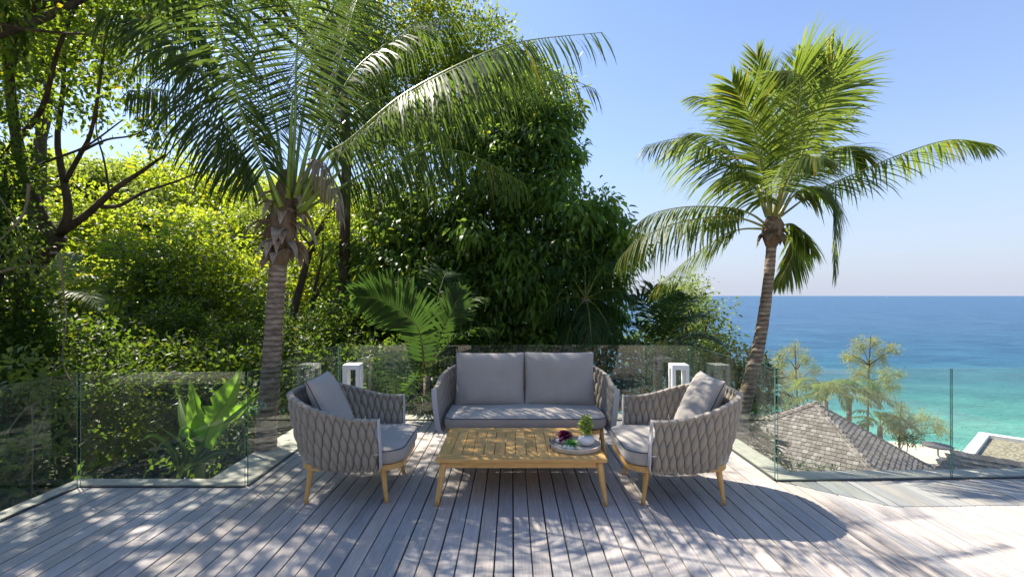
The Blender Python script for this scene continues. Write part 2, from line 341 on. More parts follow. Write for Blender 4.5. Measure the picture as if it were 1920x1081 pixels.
# ================================================================== SETTING
def sstep(a, b, x):
    t = np.clip((x - a) / (b - a), 0, 1); return t * t * (3 - 2 * t)
def ground_z(x, y):
    x = np.asarray(x, float); y = np.asarray(y, float)
    d = np.maximum(np.maximum(y - 6, x - 5), 0)
    slope = -1.4 - .5 * np.minimum(d, 14) - .33 * np.clip(d - 14, 0, 105)
    r = np.sqrt(np.maximum(-x - 4, 0) ** 2 + np.maximum(y - 6.5, 0) ** 2)
    hill = -1.0 + .16 * np.clip(r, 0, 25) + .17 * np.clip(r - 14, 0, 60)
    hill = hill - sstep(90, 190, r) * 80
    a = sstep(-.02, .28, x / np.maximum(y, 5))
    z = a * slope + (1 - a) * hill
    return np.maximum(z, -46.)
def build_ground():
    gx = np.concatenate([np.linspace(-260, -42, 24), np.linspace(-40, 50, 100), np.linspace(54, 260, 22)])
    gy = np.concatenate([np.linspace(-40, -2, 10), np.linspace(0, 44, 60), np.linspace(47, 200, 40)])
    X, Y = np.meshgrid(gx, gy); Z = ground_z(X, Y)
    rng = np.random.default_rng(3); Z = Z + rng.normal(0, .06, Z.shape) * (Z > -42)
    inside = (X > -6) & (X < 9) & (Y < 6.6); Z = np.where(inside & (Z > -.9), -.9, Z)
    V = np.stack([X.ravel(), Y.ravel(), Z.ravel()], 1); nx = len(gx); ny = len(gy)
    i = np.arange(nx * ny).reshape(ny, nx); Fc = np.stack([i[:-1, :-1].ravel(), i[:-1, 1:].ravel(), i[1:, 1:].ravel(), i[1:, :-1].ravel()], 1)
    link('ground', np_mesh('ground', V, Fc, True), M['ground'], kind='structure', label='wooded hillside falling away from the terrace to the beach')
build_ground()
b = MB(); R_ = 70000
b.v = [(-R_, -400, -40), (R_, -400, -40), (R_, R_, -40), (-R_, R_, -40)]; b.f = [(0, 1, 2, 3)]; b.m = [0]
b.build('sea', M['sea'], kind='structure', label='blue sea turning turquoise towards the shore')

# ---- deck of separate boards
GX0, GX1 = -3.74, 2.35; GYN, GYF = 3.96, 6.08
def right_edge(x): return 4.08 + .034 * (x - 2.36)
deck = empty('deck', (0, 0, 0), kind='structure', label='weathered grey timber terrace deck')
def board_mesh(Lq):
    bb = MB(); bb.box((0, 0, 0), (.1075, Lq, .024), ch=.0025); return bb.mesh('board')
cache = {}
rng = random.Random(5)
pitch = .117; nb = 0
x = GX0 + pitch / 2 + .004
while x < 6.6:
    if x < -2.29: ye = GYN - .012
    elif x < GX1 - .03: ye = GYF - .012
    else: ye = right_edge(x) - .012
    y0 = -1.2; cuts = [y0]
    j = rng.choice([None, None, rng.uniform(1.9, ye - .6)])
    if j: cuts.append(round(j, 1))
    cuts.append(ye)
    for k in range(len(cuts) - 1):
        a, c = cuts[k], cuts[k + 1] - (.003 if k < len(cuts) - 2 else 0); Lq = c - a
        link('board', board_mesh(Lq), M['deck'], deck, (x + rng.uniform(-.0012, .0012), (a + c) / 2, -.012 + rng.uniform(-.0012, .0012)))
    x += pitch
b = MB(); b.box(((GX0 - 2.29) / 2, 1.3, -.09), (2.29 + GX0 * -1 - 2.29 * 2 + 2.24, 5.2, .1))
b = MB()
b.box(((-3.72 - 2.28) / 2, 1.3, -.09), (1.44, 5.28, .1)); b.box(((-2.27 + 2.33) / 2, 2.4, -.088), (4.60, 7.3, .1)); b.box(((2.34 + 6.6) / 2, 1.4, -.09), (4.24, 5.3, .1))
b.build('subfloor', M['sub'], kind='structure', label='dark structure under the deck boards')

# ---- pale stone coping round the deck
K = []
def coping(x0, y0, x1, y1, wd, side):
    """strip from (x0,y0) to (x1,y1), lying to the given outward side"""
    d = Vector((x1 - x0, y1 - y0, 0)); n_ = Vector((-d.y, d.x, 0)).normalized() * side
    a = Vector((x0, y0, 0)); c = Vector((x1, y1, 0)); bb = MB(); t = .0; bt = -.5
    q = [a, c, c + n_ * wd, a + n_ * wd]
    vs = [(p.x, p.y, t + .004) for p in q] + [(p.x, p.y, bt) for p in q]
    bb.add(vs, [(0, 1, 2, 3), (7, 6, 5, 4), (0, 4, 5, 1), (1, 5, 6, 2), (2, 6, 7, 3), (3, 7, 4, 0)])
    bb.build('kerb', M['stone'], kind='structure', label='pale stone coping outside the glass')
coping(-3.745, -1.2, -3.745, 3.955, .16, 1)
coping(-3.905, 3.96, -2.30, 3.96, .17, 1)
coping(-2.295, 4.135, -2.295, 6.08, .42, 1)
coping(-2.715, 6.085, 2.62, 6.085, .30, 1)
coping(2.355, 4.095, 2.355, 6.08, .24, -1)
coping(2.600, 4.094, 6.6, right_edge(6.6) + .005, .21, 1)

# ---- frameless glass balustrade, each pane its own thing
def glass_panel(x0, y0, x1, y1, label):
    a = Vector((x0, y0, 0)); c = Vector((x1, y1, 0)); d = (c - a); Lq = d.length; ang = math.atan2(d.y, d.x); mid = (a + c) / 2
    t = empty('glass_panel', mid, ang, label=label, cat='glass panel', group='frameless glass panels round the deck')
    T = .010; hh = .994
    bb = MB()
    hx = Lq / 2; ht = T / 2
    vs = [(-hx, -ht, .004), (hx, -ht, .004), (hx, -ht, hh), (-hx, -ht, hh), (-hx, ht, .004), (hx, ht, .004), (hx, ht, hh), (-hx, ht, hh)]
    bb.add(vs, [(0, 1, 2, 3), (5, 4, 7, 6)], 0); bb.add(vs, [(3, 2, 6, 7), (1, 5, 6, 2), (4, 0, 3, 7), (0, 4, 5, 1)], 1)
    bb.build('pane', [M['glass'], M['edge']], t)
    bb = MB(); bb.box((0, 0, .006), (Lq, .026, .012)); bb.build('base_channel', M['channel'], t)
glass_panel(-3.74, -1.2, -3.74, 3.945, 'long glass panel at the far left edge of the deck, running towards the camera')
glass_panel(-3.725, 3.96, -2.305, 3.96, 'square glass panel in front of the banana plant at left')
glass_panel(-2.29, 3.975, -2.29, 6.065, 'glass panel beside the left coconut palm trunk, behind the left armchair')
glass_panel(-2.275, 6.08, .85, 6.08, 'wide rear glass panel behind the sofa, left of the joint')
glass_panel(.862, 6.08, 2.335, 6.08, 'rear glass panel behind the right end of the sofa and right lantern')
glass_panel(2.35, 6.065, 2.35, 4.10, 'glass panel between the right armchair and the leaning palm trunk')
glass_panel(2.365, 4.083, 3.955, 4.136, 'glass panel in front of the big shingle roof')
glass_panel(3.97, 4.137, 6.4, 4.22, 'glass panel at the far right in front of the flat gravel roof')

# ---- the villa behind the viewpoint (seen in the panes)
v = empty('villa', (0, -4.2, 0), label='off-white villa facade behind the terrace, mirrored faintly in the glass', cat='building')
b = MB()
b.box((-5.2, .0, 1.5), (2.6, .3, 3.2)); b.box((0.2, 0, 2.75), (8.2, .3, .7)); b.box((5.4, 0, 1.5), (2.2, .3, 3.2)); b.box((0, -.1, 3.3), (14, 1.6, .2)); b.box((.4, 0, 1.2), (.5, .28, 2.4))
b.build('wall', M['wall'], v)
for sx in (-1.9, 2.55):
    fb = MB()
    for q in (-1.95, 0, 1.85): fb.box((sx + q, 0, 1.2), (.06, .08, 2.38))
    fb.box((sx, 0, 2.36), (3.8, .081, .06)); f = fb.build('window_frame', M['white'], v)
    pb = MB(); pb.box((sx, 0, 1.18), (3.7, .02, 2.3)); pb.build('pane', M['dkglass'], f)
b = MB(); b.box((0, 0, 0), (16, 3.0, .1)); tp = b.build('paving', M['sand'], kind='structure', label='paving strip before the villa'); tp.location = (0, -2.75, -.06)
# ================================================================== FURNITURE
def plan(w, yf, yb, r, n=120):
    """U-shaped plan (open towards -y), resampled evenly; returns list of Vector xy"""
    pts = []
    for i in range(30): pts.append(Vector((-w, yf + (yb - r - yf) * i / 30)))
    for i in range(30):
        a = math.pi - math.pi / 2 * i / 30; pts.append(Vector((-w + r + r * math.cos(a), yb - r + r * math.sin(a))))
    for i in range(30): pts.append(Vector((-w + r + (2 * w - 2 * r) * i / 30, yb)))
    for i in range(30):
        a = math.pi / 2 - math.pi / 2 * i / 30; pts.append(Vector((w - r + r * math.cos(a), yb - r + r * math.sin(a))))
    for i in range(31): pts.append(Vector((w, (yb - r) + (yf - yb + r) * i / 30)))
    return pts
class Shell:
    def __init__(s, w, yf, yb, r, arm, back, z0=.278, inset=.06, binset=.14, armlen=.35):
        s.top = plan(w, yf, yb, r); s.bot = plan(w - inset, yf - .02, yb - binset, r * .85)
        s.cum = [0]
        for i in range(len(s.top) - 1): s.cum.append(s.cum[-1] + (s.top[i + 1] - s.top[i]).length)
        s.L = s.cum[-1]; s.arm, s.back, s.z0, s.armlen = arm, back, z0, armlen
    def idx(s, d):
        d = min(max(d, 0), s.L); lo, hi = 0, len(s.cum) - 1
        while hi - lo > 1:
            m_ = (lo + hi) // 2
            if s.cum[m_] <= d: lo = m_
            else: hi = m_
        return lo, (d - s.cum[lo]) / max(1e-9, s.cum[lo + 1] - s.cum[lo])
    def rim(s, d):
        e = min(d, s.L - d) / s.L * 2           # 0 at arm front, 1 mid back
        t = min(max((e - s.armlen * .25) / (1 - s.armlen * .25 - .22), 0), 1); t = t * t * (3 - 2 * t)
        return s.arm + (s.back - s.arm) * t
    def pt(s, d, z):
        """point at arc distance d and height z"""
        i, f = s.idx(d); T = s.top[i].lerp(s.top[i + 1], f); B = s.bot[i].lerp(s.bot[i + 1], f)
        R = s.rim(d); v = (z - s.z0) / (s.back - s.z0)
        v = max(v, -.1); bulge = math.sin(min(max(v, 0), 1) * math.pi) * .012
        q = B.lerp(T, v ** .8 if v > 0 else 0)
        tuck = max(0, 1 - (z - s.z0) / .06); ctr = Vector((0, 0)); dr = (q - ctr).normalized() if q.length else q
        q = q + dr * (bulge - .035 * tuck * tuck)
        return Vector((q.x, q.y, z))
    def nrm(s, d, z):
        a = s.pt(d + .012, z) - s.pt(d - .012, z) if 0.012 < d < s.L - .012 else (s.pt(min(d + .02, s.L), z) - s.pt(max(d - .02, 0), z))
        b_ = s.pt(d, z + .01) - s.pt(d, z - .01); return a.cross(b_).normalized() * 1.0
def strap_mesh(S, d0, i, sp, Pd, th=.0225, nz=20):
    """one padded strap, alternately wide and pinched, from the rim down"""
    R = S.rim(d0); H = R - S.z0; bb = MB(); n = 10; vs = []; fs = []
    for j in range(nz + 1):
        dd = H * (0 if j == 0 else .018 if j == 1 else (j - 1) / (nz - 1)); z = R - dd
        wv = math.cos(2 * math.pi * dd / Pd + i * math.pi)
        hw = sp / 2 + sp / 2 * wv * .93
        hw = max(hw, .0028); f = hw / sp
        thk = th * (.42 + .58 * math.sqrt(max(f, .0)))
        thk *= (.45 if j == 0 else .7 if j == nz else 1)
        lift = .007 * wv
        for k in range(n):
            a = 2 * math.pi * k / n; off = math.cos(a) * hw; dq = min(max(d0 + off, 0.001), S.L - .001)
            p = S.pt(dq, z + (S.rim(dq) - R) * (1 - dd / H)); nn = S.nrm(dq, z)
            q = math.sin(a); prof = math.copysign(abs(q) ** .8, q)
            vs.append(p + nn * (prof * thk * (1 if abs(q) > .01 else 0) + (lift if q > 0 else -lift)))
    for j in range(nz):
        for k in range(n):
            k2 = (k + 1) % n; fs.append((j * n + k, (j + 1) * n + k, (j + 1) * n + k2, j * n + k2))
    fs.append(tuple(range(n))); fs.append(tuple(nz * n + k for k in range(n - 1, -1, -1)))
    bb.add(vs, fs); return bb.mesh('strap', smooth=True)
def cushion_mesh(w, h, t, seed=0, conc=.05, wr=.006, n=30, pw=4, e=.55):
    """stuffed square cushion lying in the xy plane, seam wrinkles and pulled corners; returns mesh, seam points"""
    V = []; Fc = []; rn = random.Random(seed); idx = {}
    seam = []
    for side in (1, -1):
        for a in range(n + 1):
            for c in range(n + 1):
                u = -1 + 2 * a / n; v = -1 + 2 * c / n; u = math.sin(u * math.pi / 2); v = math.sin(v * math.pi / 2)
                edge = a in (0, n) or c in (0, n)
                if side < 0 and edge: idx[(side, a, c)] = idx[(1, a, c)]; continue
                x = w / 2 * u * (1 - conc * (1 - v * v) * abs(u)); y = h / 2 * v * (1 - conc * (1 - u * u) * abs(v))
                tt = max(0, (1 - abs(u) ** pw) * (1 - abs(v) ** pw)) ** e
                z = side * t / 2 * tt
                nv = Vector((x * 3.2 + seed, y * 3.2, side * 2.0 + seed))
                z += side * t * .10 * noise.noise(nv) * tt
                ed = max(abs(u), abs(v)); ang = (v if abs(u) > abs(v) else u)
                z += side * wr * math.sin(ang * 34 + seed + 5 * noise.noise(nv)) * (ed ** 5) * min(1, tt * 1.6)
                z += side * wr * .8 * noise.noise(Vector((x * 14, y * 5 + seed, 3 + seed))) * tt
                idx[(side, a, c)] = len(V); V.append((x, y, z))
    for side in (1, -1):
        for a in range(n):
            for c in range(n):
                q = (idx[(side, a, c)], idx[(side, a + 1, c)], idx[(side, a + 1, c + 1)], idx[(side, a, c + 1)])
                Fc.append(q if side > 0 else q[::-1])
    for a in range(n): seam.append(V[idx[(1, a, 0)]])
    for c in range(n): seam.append(V[idx[(1, n, c)]])
    for a in range(n, 0, -1): seam.append(V[idx[(1, a, n)]])
    for c in range(n, 0, -1): seam.append(V[idx[(1, 0, c)]])
    bb = MB(); bb.add(V, Fc); return bb.mesh('cushion', smooth=True), seam
def loop_tube(bb, pts, r, n=6):
    pts = [Vector(p) for p in pts]; K = len(pts); vs = []; fs = []
    for i in range(K):
        T = (pts[(i + 1) % K] - pts[i - 1]).normalized(); A = Vector((0, 0, 1)); A = (A - T * A.dot(T)).normalized(); B = T.cross(A)
        for k in range(n):
            a = 2 * math.pi * k / n; vs.append(pts[i] + (A * math.cos(a) + B * math.sin(a)) * r)
    for i in range(K):
        for k in range(n):
            i2 = (i + 1) % K; k2 = (k + 1) % n; fs.append((i * n + k, i * n + k2, i2 * n + k2, i2 * n + k))
    bb.add(vs, fs)
def seat_outline(w, yf, yb, rf, rb, n=14):
    pts = []
    for (cx, cy, a0, r) in ((w - rf, yf + rf, -90, rf), (w - rb, yb - rb, 0, rb), (-w + rb, yb - rb, 90, rb), (-w + rf, yf + rf, 180, rf)):
        for i in range(n): a = math.radians(a0 + 90 * i / (n - 1)); pts.append(Vector((cx + r * math.cos(a), cy + r * math.sin(a), 0)))
    return pts
def bow(pts, yf, w, amt):
    """front edge bulges forward"""
    r = []
    for p in pts:
        k = max(0, 1 - (p.y - yf) / .3) * (1 - (p.x / w) ** 2); r.append(Vector((p.x, p.y - amt * k, p.z)))
    return r
def seat_cushion(out, z0, z1, seed=0):
    """boxed cushion from an outline, slightly domed"""
    c = sum(out, Vector()) / len(out); rings = []; h = z1 - z0
    prof = [(.0, .55), (.02, .90), (.10, .985), (.30, 1.0), (.60, 1.006), (.84, 1.0), (.93, .995)]
    vs = []; fs = []; n = len(out)
    inw = [(1 - s_) for _, s_ in prof]
    for (t, s_) in prof: rings.append([Vector((c.x + (p.x - c.x) * s_, c.y + (p.y - c.y) * s_, z0 + h * t)) for p in out])
    for s_ in (.975, .93, .84, .7, .52, .34, .17):
        dome = .93 + .07 * 1 + .16 * (1 - s_ ** 3)
        rings.append([Vector((c.x + (p.x - c.x) * s_, c.y + (p.y - c.y) * s_, z0 + h * (dome if s_ < .95 else .985) + .004 * noise.noise(Vector((p.x * s_ * 5 + seed, p.y * s_ * 5, seed))))) for p in out])
    for r in rings: vs += r
    for j in range(len(rings) - 1):
        for k in range(n):
            k2 = (k + 1) % n; fs.append((j * n + k, j * n + k2, (j + 1) * n + k2, (j + 1) * n + k))
    vs.append(Vector((c.x, c.y, rings[-1][0].z + .001))); L = len(vs) - 1; o = (len(rings) - 1) * n
    for k in range(n): fs.append((o + k, o + (k + 1) % n, L))
    fs.append(tuple(range(n - 1, -1, -1)))
    bb = MB(); bb.add(vs, fs); pip = [p.copy() for p in rings[6]]
    pip = [p + (p - Vector((c.x, c.y, p.z))).normalized() * .001 for p in pip]
    return bb, pip
def leg_mb(x, y, dx, dy, ztop=.30, r0=.027, r1=.0155):
    bb = MB(); K = 7
    bb.tube([(x + dx * i / (K - 1), y + dy * i / (K - 1), ztop * (1 - i / (K - 1))) for i in range(K)], [r0 + (r1 - r0) * (i / (K - 1)) for i in range(K)], 12); return bb
def make_seat(name, S, sp, Pd, out, legs, **k):
    t = empty(name, **k)
    n = int(round((S.L - .03) / sp)); n += (n + 1) % 2; spc = (S.L - .03) / n
    for i in range(n):
        link('strap', strap_mesh(S, .015 + spc * (i + .5), i, spc, Pd), M['strap'], t)
    bb = MB()      # rim tube under the straps
    ds = [.01 + (S.L - .02) * i / 90 for i in range(91)]
    bb.tube([S.pt(d, S.rim(d) - .016) for d in ds], .0155, 8); bb.build('rim', M['strap'], t, smooth=True)
    bb = MB(); bb.tube([S.pt(d, S.z0 + .012) for d in ds], .017, 8); bb.build('lower_rail', M['strap'], t, smooth=True)
    for e in (0, S.L):     # pale metal arm ends
        bb = MB(); R = S.rim(e); pts = [S.pt(e, S.z0 - .002 + (R + .004 - S.z0) * j / 10) for j in range(11)]
        nn = S.nrm(e, .5); dirf = Vector((0, -1, 0)); w_ = .025; vs = []; fs = []
        for p in pts:
            for (a, c) in ((-w_, .0), (w_, .0), (w_, .011), (-w_, .011)): vs.append(p + Vector((1, 0, 0)) * a + dirf * c)
        for j in range(10):
            for q in range(4): q2 = (q + 1) % 4; fs.append((j * 4 + q, j * 4 + q2, (j + 1) * 4 + q2, (j + 1) * 4 + q))
        fs += [(3, 2, 1, 0), (40, 41, 42, 43)]; bb.add(vs, fs); bb.build('arm_trim', M['trim'], t)
        bb = MB(); sg = 1 if e else -1; p = S.pt(e, .43)
        bb.box((p.x + sg * .024, p.y + .018, p.z), (.006, .05, .008)); bb.build('strap_clip', M['trim'], t)
    # wooden seat frame, seat cushion with piping
    c = sum(out, Vector()) / len(out)
    fr = [Vector((c.x + (p.x - c.x) * .93, c.y + (p.y - c.y) * .965, 0)) for p in out]; inn = [Vector((c.x + (p.x - c.x) * .86, c.y + (p.y - c.y) * .84, 0)) for p in out]
    bb = MB(); nn = len(fr); vs = [(p.x, p.y, .272) for p in fr] + [(p.x, p.y, .316) for p in fr] + [(p.x, p.y, .316) for p in inn] + [(p.x, p.y, .272) for p in inn]
    fs = []
    for k in range(nn):
        k2 = (k + 1) % nn
        for a in range(4): a2 = (a + 1) % 4; fs.append((a * nn + k, a * nn + k2, a2 * nn + k2, a2 * nn + k))
    bb.add(vs, fs); bb.build('seat_frame', M['teak_x'], t)
    bb = MB(); bb.add([(p.x, p.y, .310) for p in inn] + [(p.x, p.y, .302) for p in inn], [tuple(range(nn)), tuple(range(2 * nn - 1, nn - 1, -1))]); bb.build('webbing', M['under'], t)
    sc, pip = seat_cushion(out, .319, .440, seed=len(out) * .1); cu = sc.build('seat_cushion', M['cushion'], t, smooth=True)
    bb = MB(); loop_tube(bb, pip, .0042); bb.build('piping', M['piping'], cu, smooth=True)
    for (x, y, dx, dy) in legs: leg_mb(x, y, dx, dy).build('leg', M['teak_z'], t, smooth=True)
    return t
def loose_cushion(w, h, t, seed, loc, rot, label, group, pipe='piping', **kk):
    me, seam = cushion_mesh(w, h, t, seed, **kk)
    e = empty('cushion', loc, label=label, cat='cushion', group=group); e.rotation_euler = rot
    cv = link('cover', me, M['cushion'], e)
    bb = MB(); loop_tube(bb, seam, .0035, 5); bb.build('piping', M[pipe], e, smooth=True)
    return e
# armchairs
Sc = Shell(.455, -.375, .42, .385, .70, .86)
outc = bow(seat_outline(.385, -.535, .30, .13, .2), -.535, .4, .035)
legsC = [(-.275, -.375, -.035, -.045), (.275, -.375, .035, -.045), (-.27, .19, -.045, .03), (.27, .19, .045, .03)]
ca = make_seat('armchair', Sc, .0325, .225, outc, legsC, label='woven taupe armchair at the left of the coffee table, facing right', cat='armchair', group='pair of woven armchairs')
ca.location = (-1.425, 3.965, 0); ca.rotation_euler = (0, 0, math.radians(91))
cb = copy_tree(ca); cb.location = (1.455, 3.935, 0); cb.rotation_euler = (0, 0, math.radians(-90))
cb['label'] = 'woven taupe armchair at the right of the coffee table, facing left'
# pillows leaning on the armchair backs
loose_cushion(.52, .56, .17, 3, (-1.565, 3.97, .708), (math.radians(65), 0, math.radians(94)), 'plain grey cushion leaning in the left armchair', 'loose cushions', wr=.004)
loose_cushion(.53, .56, .18, 11, (1.605, 3.95, .708), (math.radians(65), 0, math.radians(-92)), 'creased grey cushion in sunlight in the right armchair', 'loose cushions', wr=.011)
# sofa
Ss = Shell(.92, -.40, .44, .40, .715, .93, armlen=.3)
outs = bow(seat_outline(.815, -.455, .27, .12, .16), -.455, .8, .012)
legsS = [(-.77, -.30, -.04, -.04), (.77, -.30, .04, -.04), (-.72, .2, -.03, .03), (.72, .2, .03, .03)]
sofa = make_seat('sofa', Ss, .0325, .225, outs, legsS, label='woven taupe two-seat sofa behind the coffee table', cat='sofa')
sofa.location = (.135, 4.985, 0)
loose_cushion(.775, .60, .20, 21, (-.245, 5.13, .715), (math.radians(78), 0, math.radians(1)), 'left back cushion of the sofa', 'loose cushions', conc=.035, wr=.007, e=.62)
loose_cushion(.785, .605, .20, 33, (.53, 5.13, .718), (math.radians(78), 0, math.radians(-1)), 'right back cushion of the sofa', 'loose cushions', conc=.035, wr=.008, e=.62)

# coffee table
tb = empty('coffee_table', (.075, 4.03, 0), label='low slatted teak coffee table in front of the sofa', cat='coffee table')
X0, X1, Y0, Y1, TZ = -.675, .675, -.43, .43, .367
th = .030
def rail(c, d, name, m_):
    bb = MB(); bb.box((0, 0, 0), d, ch=.005); bb.build(name, M[m_], tb, loc=c)
rail((0, Y0 + .0575, TZ - th / 2), (X1 - X0, .115, th), 'front_rail', 'teak_x')
rail((0, Y1 - .0575, TZ - th / 2), (X1 - X0, .115, th), 'back_rail', 'teak_x')
for s_ in (-1, 1): rail((s_ * (X1 - .051), 0, TZ - th / 2 - .0005), (.102, Y1 - Y0 - .232, th), 'end_rail', 'teak_y')
ns = 13; wspan = 2 * (X1 - .104); pw_ = wspan / ns
bb = MB(); bb.box((0, 0, 0), (pw_ - .005, Y1 - Y0 - .236, .022), ch=.002); sm = bb.mesh('slat')
for i in range(ns): link('slat', sm, M['teak_y'], tb, (-wspan / 2 + pw_ * (i + .5), 0, TZ - .0125))
for s_ in (-1, 1):
    bb = MB(); bb.box((0, s_ * (Y1 - .045), TZ - th - .025), (X1 * 2 - .15, .022, .05)); bb.build('apron', M['teak_x'], tb)
    bb = MB(); bb.box((s_ * (X1 - .06), 0, TZ - th - .026), (.022, Y1 * 2 - .13, .05)); bb.build('apron', M['teak_y'], tb)
    for q in (-1, 1):
        bb = MB(); K_ = 8
        bb.tube([(s_ * (X1 - .058 + .048 * i / 7), q * (Y1 - .045 + .038 * i / 7), (TZ - th - .001) * (1 - i / 7)) for i in range(K_)], [.031 - .0145 * i / 7 for i in range(K_)], 12)
        bb.build('leg', M['teak_z'], tb, smooth=True)

# tray and stone planters
tr = empty('tray', (.535, 3.885, TZ), .0, label='round whitewashed wooden tray on the right of the coffee table', cat='tray')
b = MB(); b.lathe([(.195, 0), (.205, .006), (.21, .038), (.20, .040), (.195, .012), (.001, .010)], n=40, sx=1.04, sy=.92); b.build('dish', M['tray'], tr, smooth=False)
for s_ in (-1, 1):
    b = MB(); b.tube([(s_ * .213, .055 * math.cos(a), .004 + .085 * math.sin(a)) for a in [math.pi * i / 16 for i in range(17)]], .0036, 6); b.build('handle', M['black'], tr, smooth=True)
def rosette(bb, c, n, L, W, open_, seed, curl=.4):
    rn = random.Random(seed)
    for i in range(n):
        a = i * 2.39996; t = (i + .5) / n; el = math.radians(85 - open_ * t); l = L * (.45 + .55 * t)
        d = Vector((math.cos(a) * math.cos(el), math.sin(a) * math.cos(el), math.sin(el))); s = Vector((-math.sin(a), math.cos(a), 0))
        nn = s.cross(d); p = Vector(c) + d * .006
        vs = [p, p + d * l * .45 + s * W / 2 + nn * l * .08, p + d * l * .45 - s * W / 2 + nn * l * .08, p + d * l * .8 + s * W * .4 + nn * l * .12, p + d * l * .8 - s * W * .4 + nn * l * .12, p + d * l + nn * l * (.12 + curl * .3),
              p + d * l * .5 + nn * (-.004)]
        bb.add(vs, [(0, 1, 2), (1, 3, 4, 2), (3, 5, 4), (0, 6, 1), (0, 2, 6)])
def planter(x, y, r, h, label, plantfn, tilt=0):
    e = empty('planter', (x, y, TZ + .0125), label=label, cat='planter', group='stone planters on the tray')
    b = MB(); prof = []
    for i in range(13):
        a = -math.pi / 2 + (math.pi * .93) * i / 12; prof.append((max(.004, r * math.cos(a) ** .85 if math.cos(a) > 0 else .004), h / 2 + h / 2 * math.sin(a)))
    b.lathe(prof, n=28, sx=1.0, sy=.82, rz=tilt); b.build('pot', M['pot'], e, smooth=True); plantfn(e, h)
def pl_purple(e, h):
    bb = MB(); rosette(bb, (.022, 0, h + .004), 44, .088, .042, 100, 1, .8); bb.build('rosette', M['purple'], e, kind='stuff')
def pl_spiky(e, h):
    bb = MB(); rosette(bb, (.012, .0, h - .008), 34, .088, .019, 82, 2, -.1); bb.build('rosette', M['succulent2'], e, kind='stuff')
def pl_bush(e, h):
    bb = MB(); rn = random.Random(8); st = MB()
    for i in range(24):
        a = rn.uniform(0, 6.28); k = rn.random() ** .6; rr = .056 * k; z = h + .012 + (i / 24) * .15
        if i > 17: rr *= .6
        c = Vector((rr * math.cos(a), rr * math.sin(a), z)); st.tube([(0, 0, h - .02), c * .5 + Vector((0, 0, h * .5)), c], .0025, 5)
        rosette(bb, c - Vector((0, 0, .006)), 12, .036, .021, 110, i, .6)
    bb.build('leaves', M['succulent'], e, kind='stuff'); st.build('stem', M['petiole'], e)
planter(.430, 3.965, .060, .056, 'white stone planter with purple rosette succulent, back left on the tray', pl_purple)
planter(.478, 3.795, .058, .042, 'low white stone planter with spiky green succulent at the front of the tray', pl_spiky)
planter(.632, 3.90, .074, .088, 'tallest planter on the tray, with a light green bushy succulent', pl_bush)

# white lanterns by the rear glass
def lantern(x, y, label, rz=0):
    e = empty('lantern', (x, y, 0), rz, label=label, cat='lantern', group='white lanterns by the rear glass')
    W, H, t = .205, .79, .045
    for sx in (-1, 1):
        for sy in (-1, 1):
            b = MB(); b.box((sx * (W / 2 - t / 2), sy * (W / 2 - t / 2), (H - .10) / 2 + .05), (t, t, H - .112), ch=.003); b.build('post', M['white'], e)
    b = MB(); b.box((0, 0, H - .03), (W, W, .06), ch=.004); b.build('top_plate', M['white'], e)
    b = MB(); b.box((0, 0, .025), (W, W, .05), ch=.004); b.build('base_plate', M['white'], e)
    b = MB(); b.lathe([(.045, .052), (.045, .20), (.040, .206), (.003, .2)], n=20); c = b.build('candle', M['pot'], e, smooth=False)
lantern(-2.01, 5.80, 'white lantern in the rear left deck corner behind the left armchair', math.radians(4))
lantern(2.10, 5.78, 'white lantern in the rear right deck corner behind the right armchair', math.radians(-6))
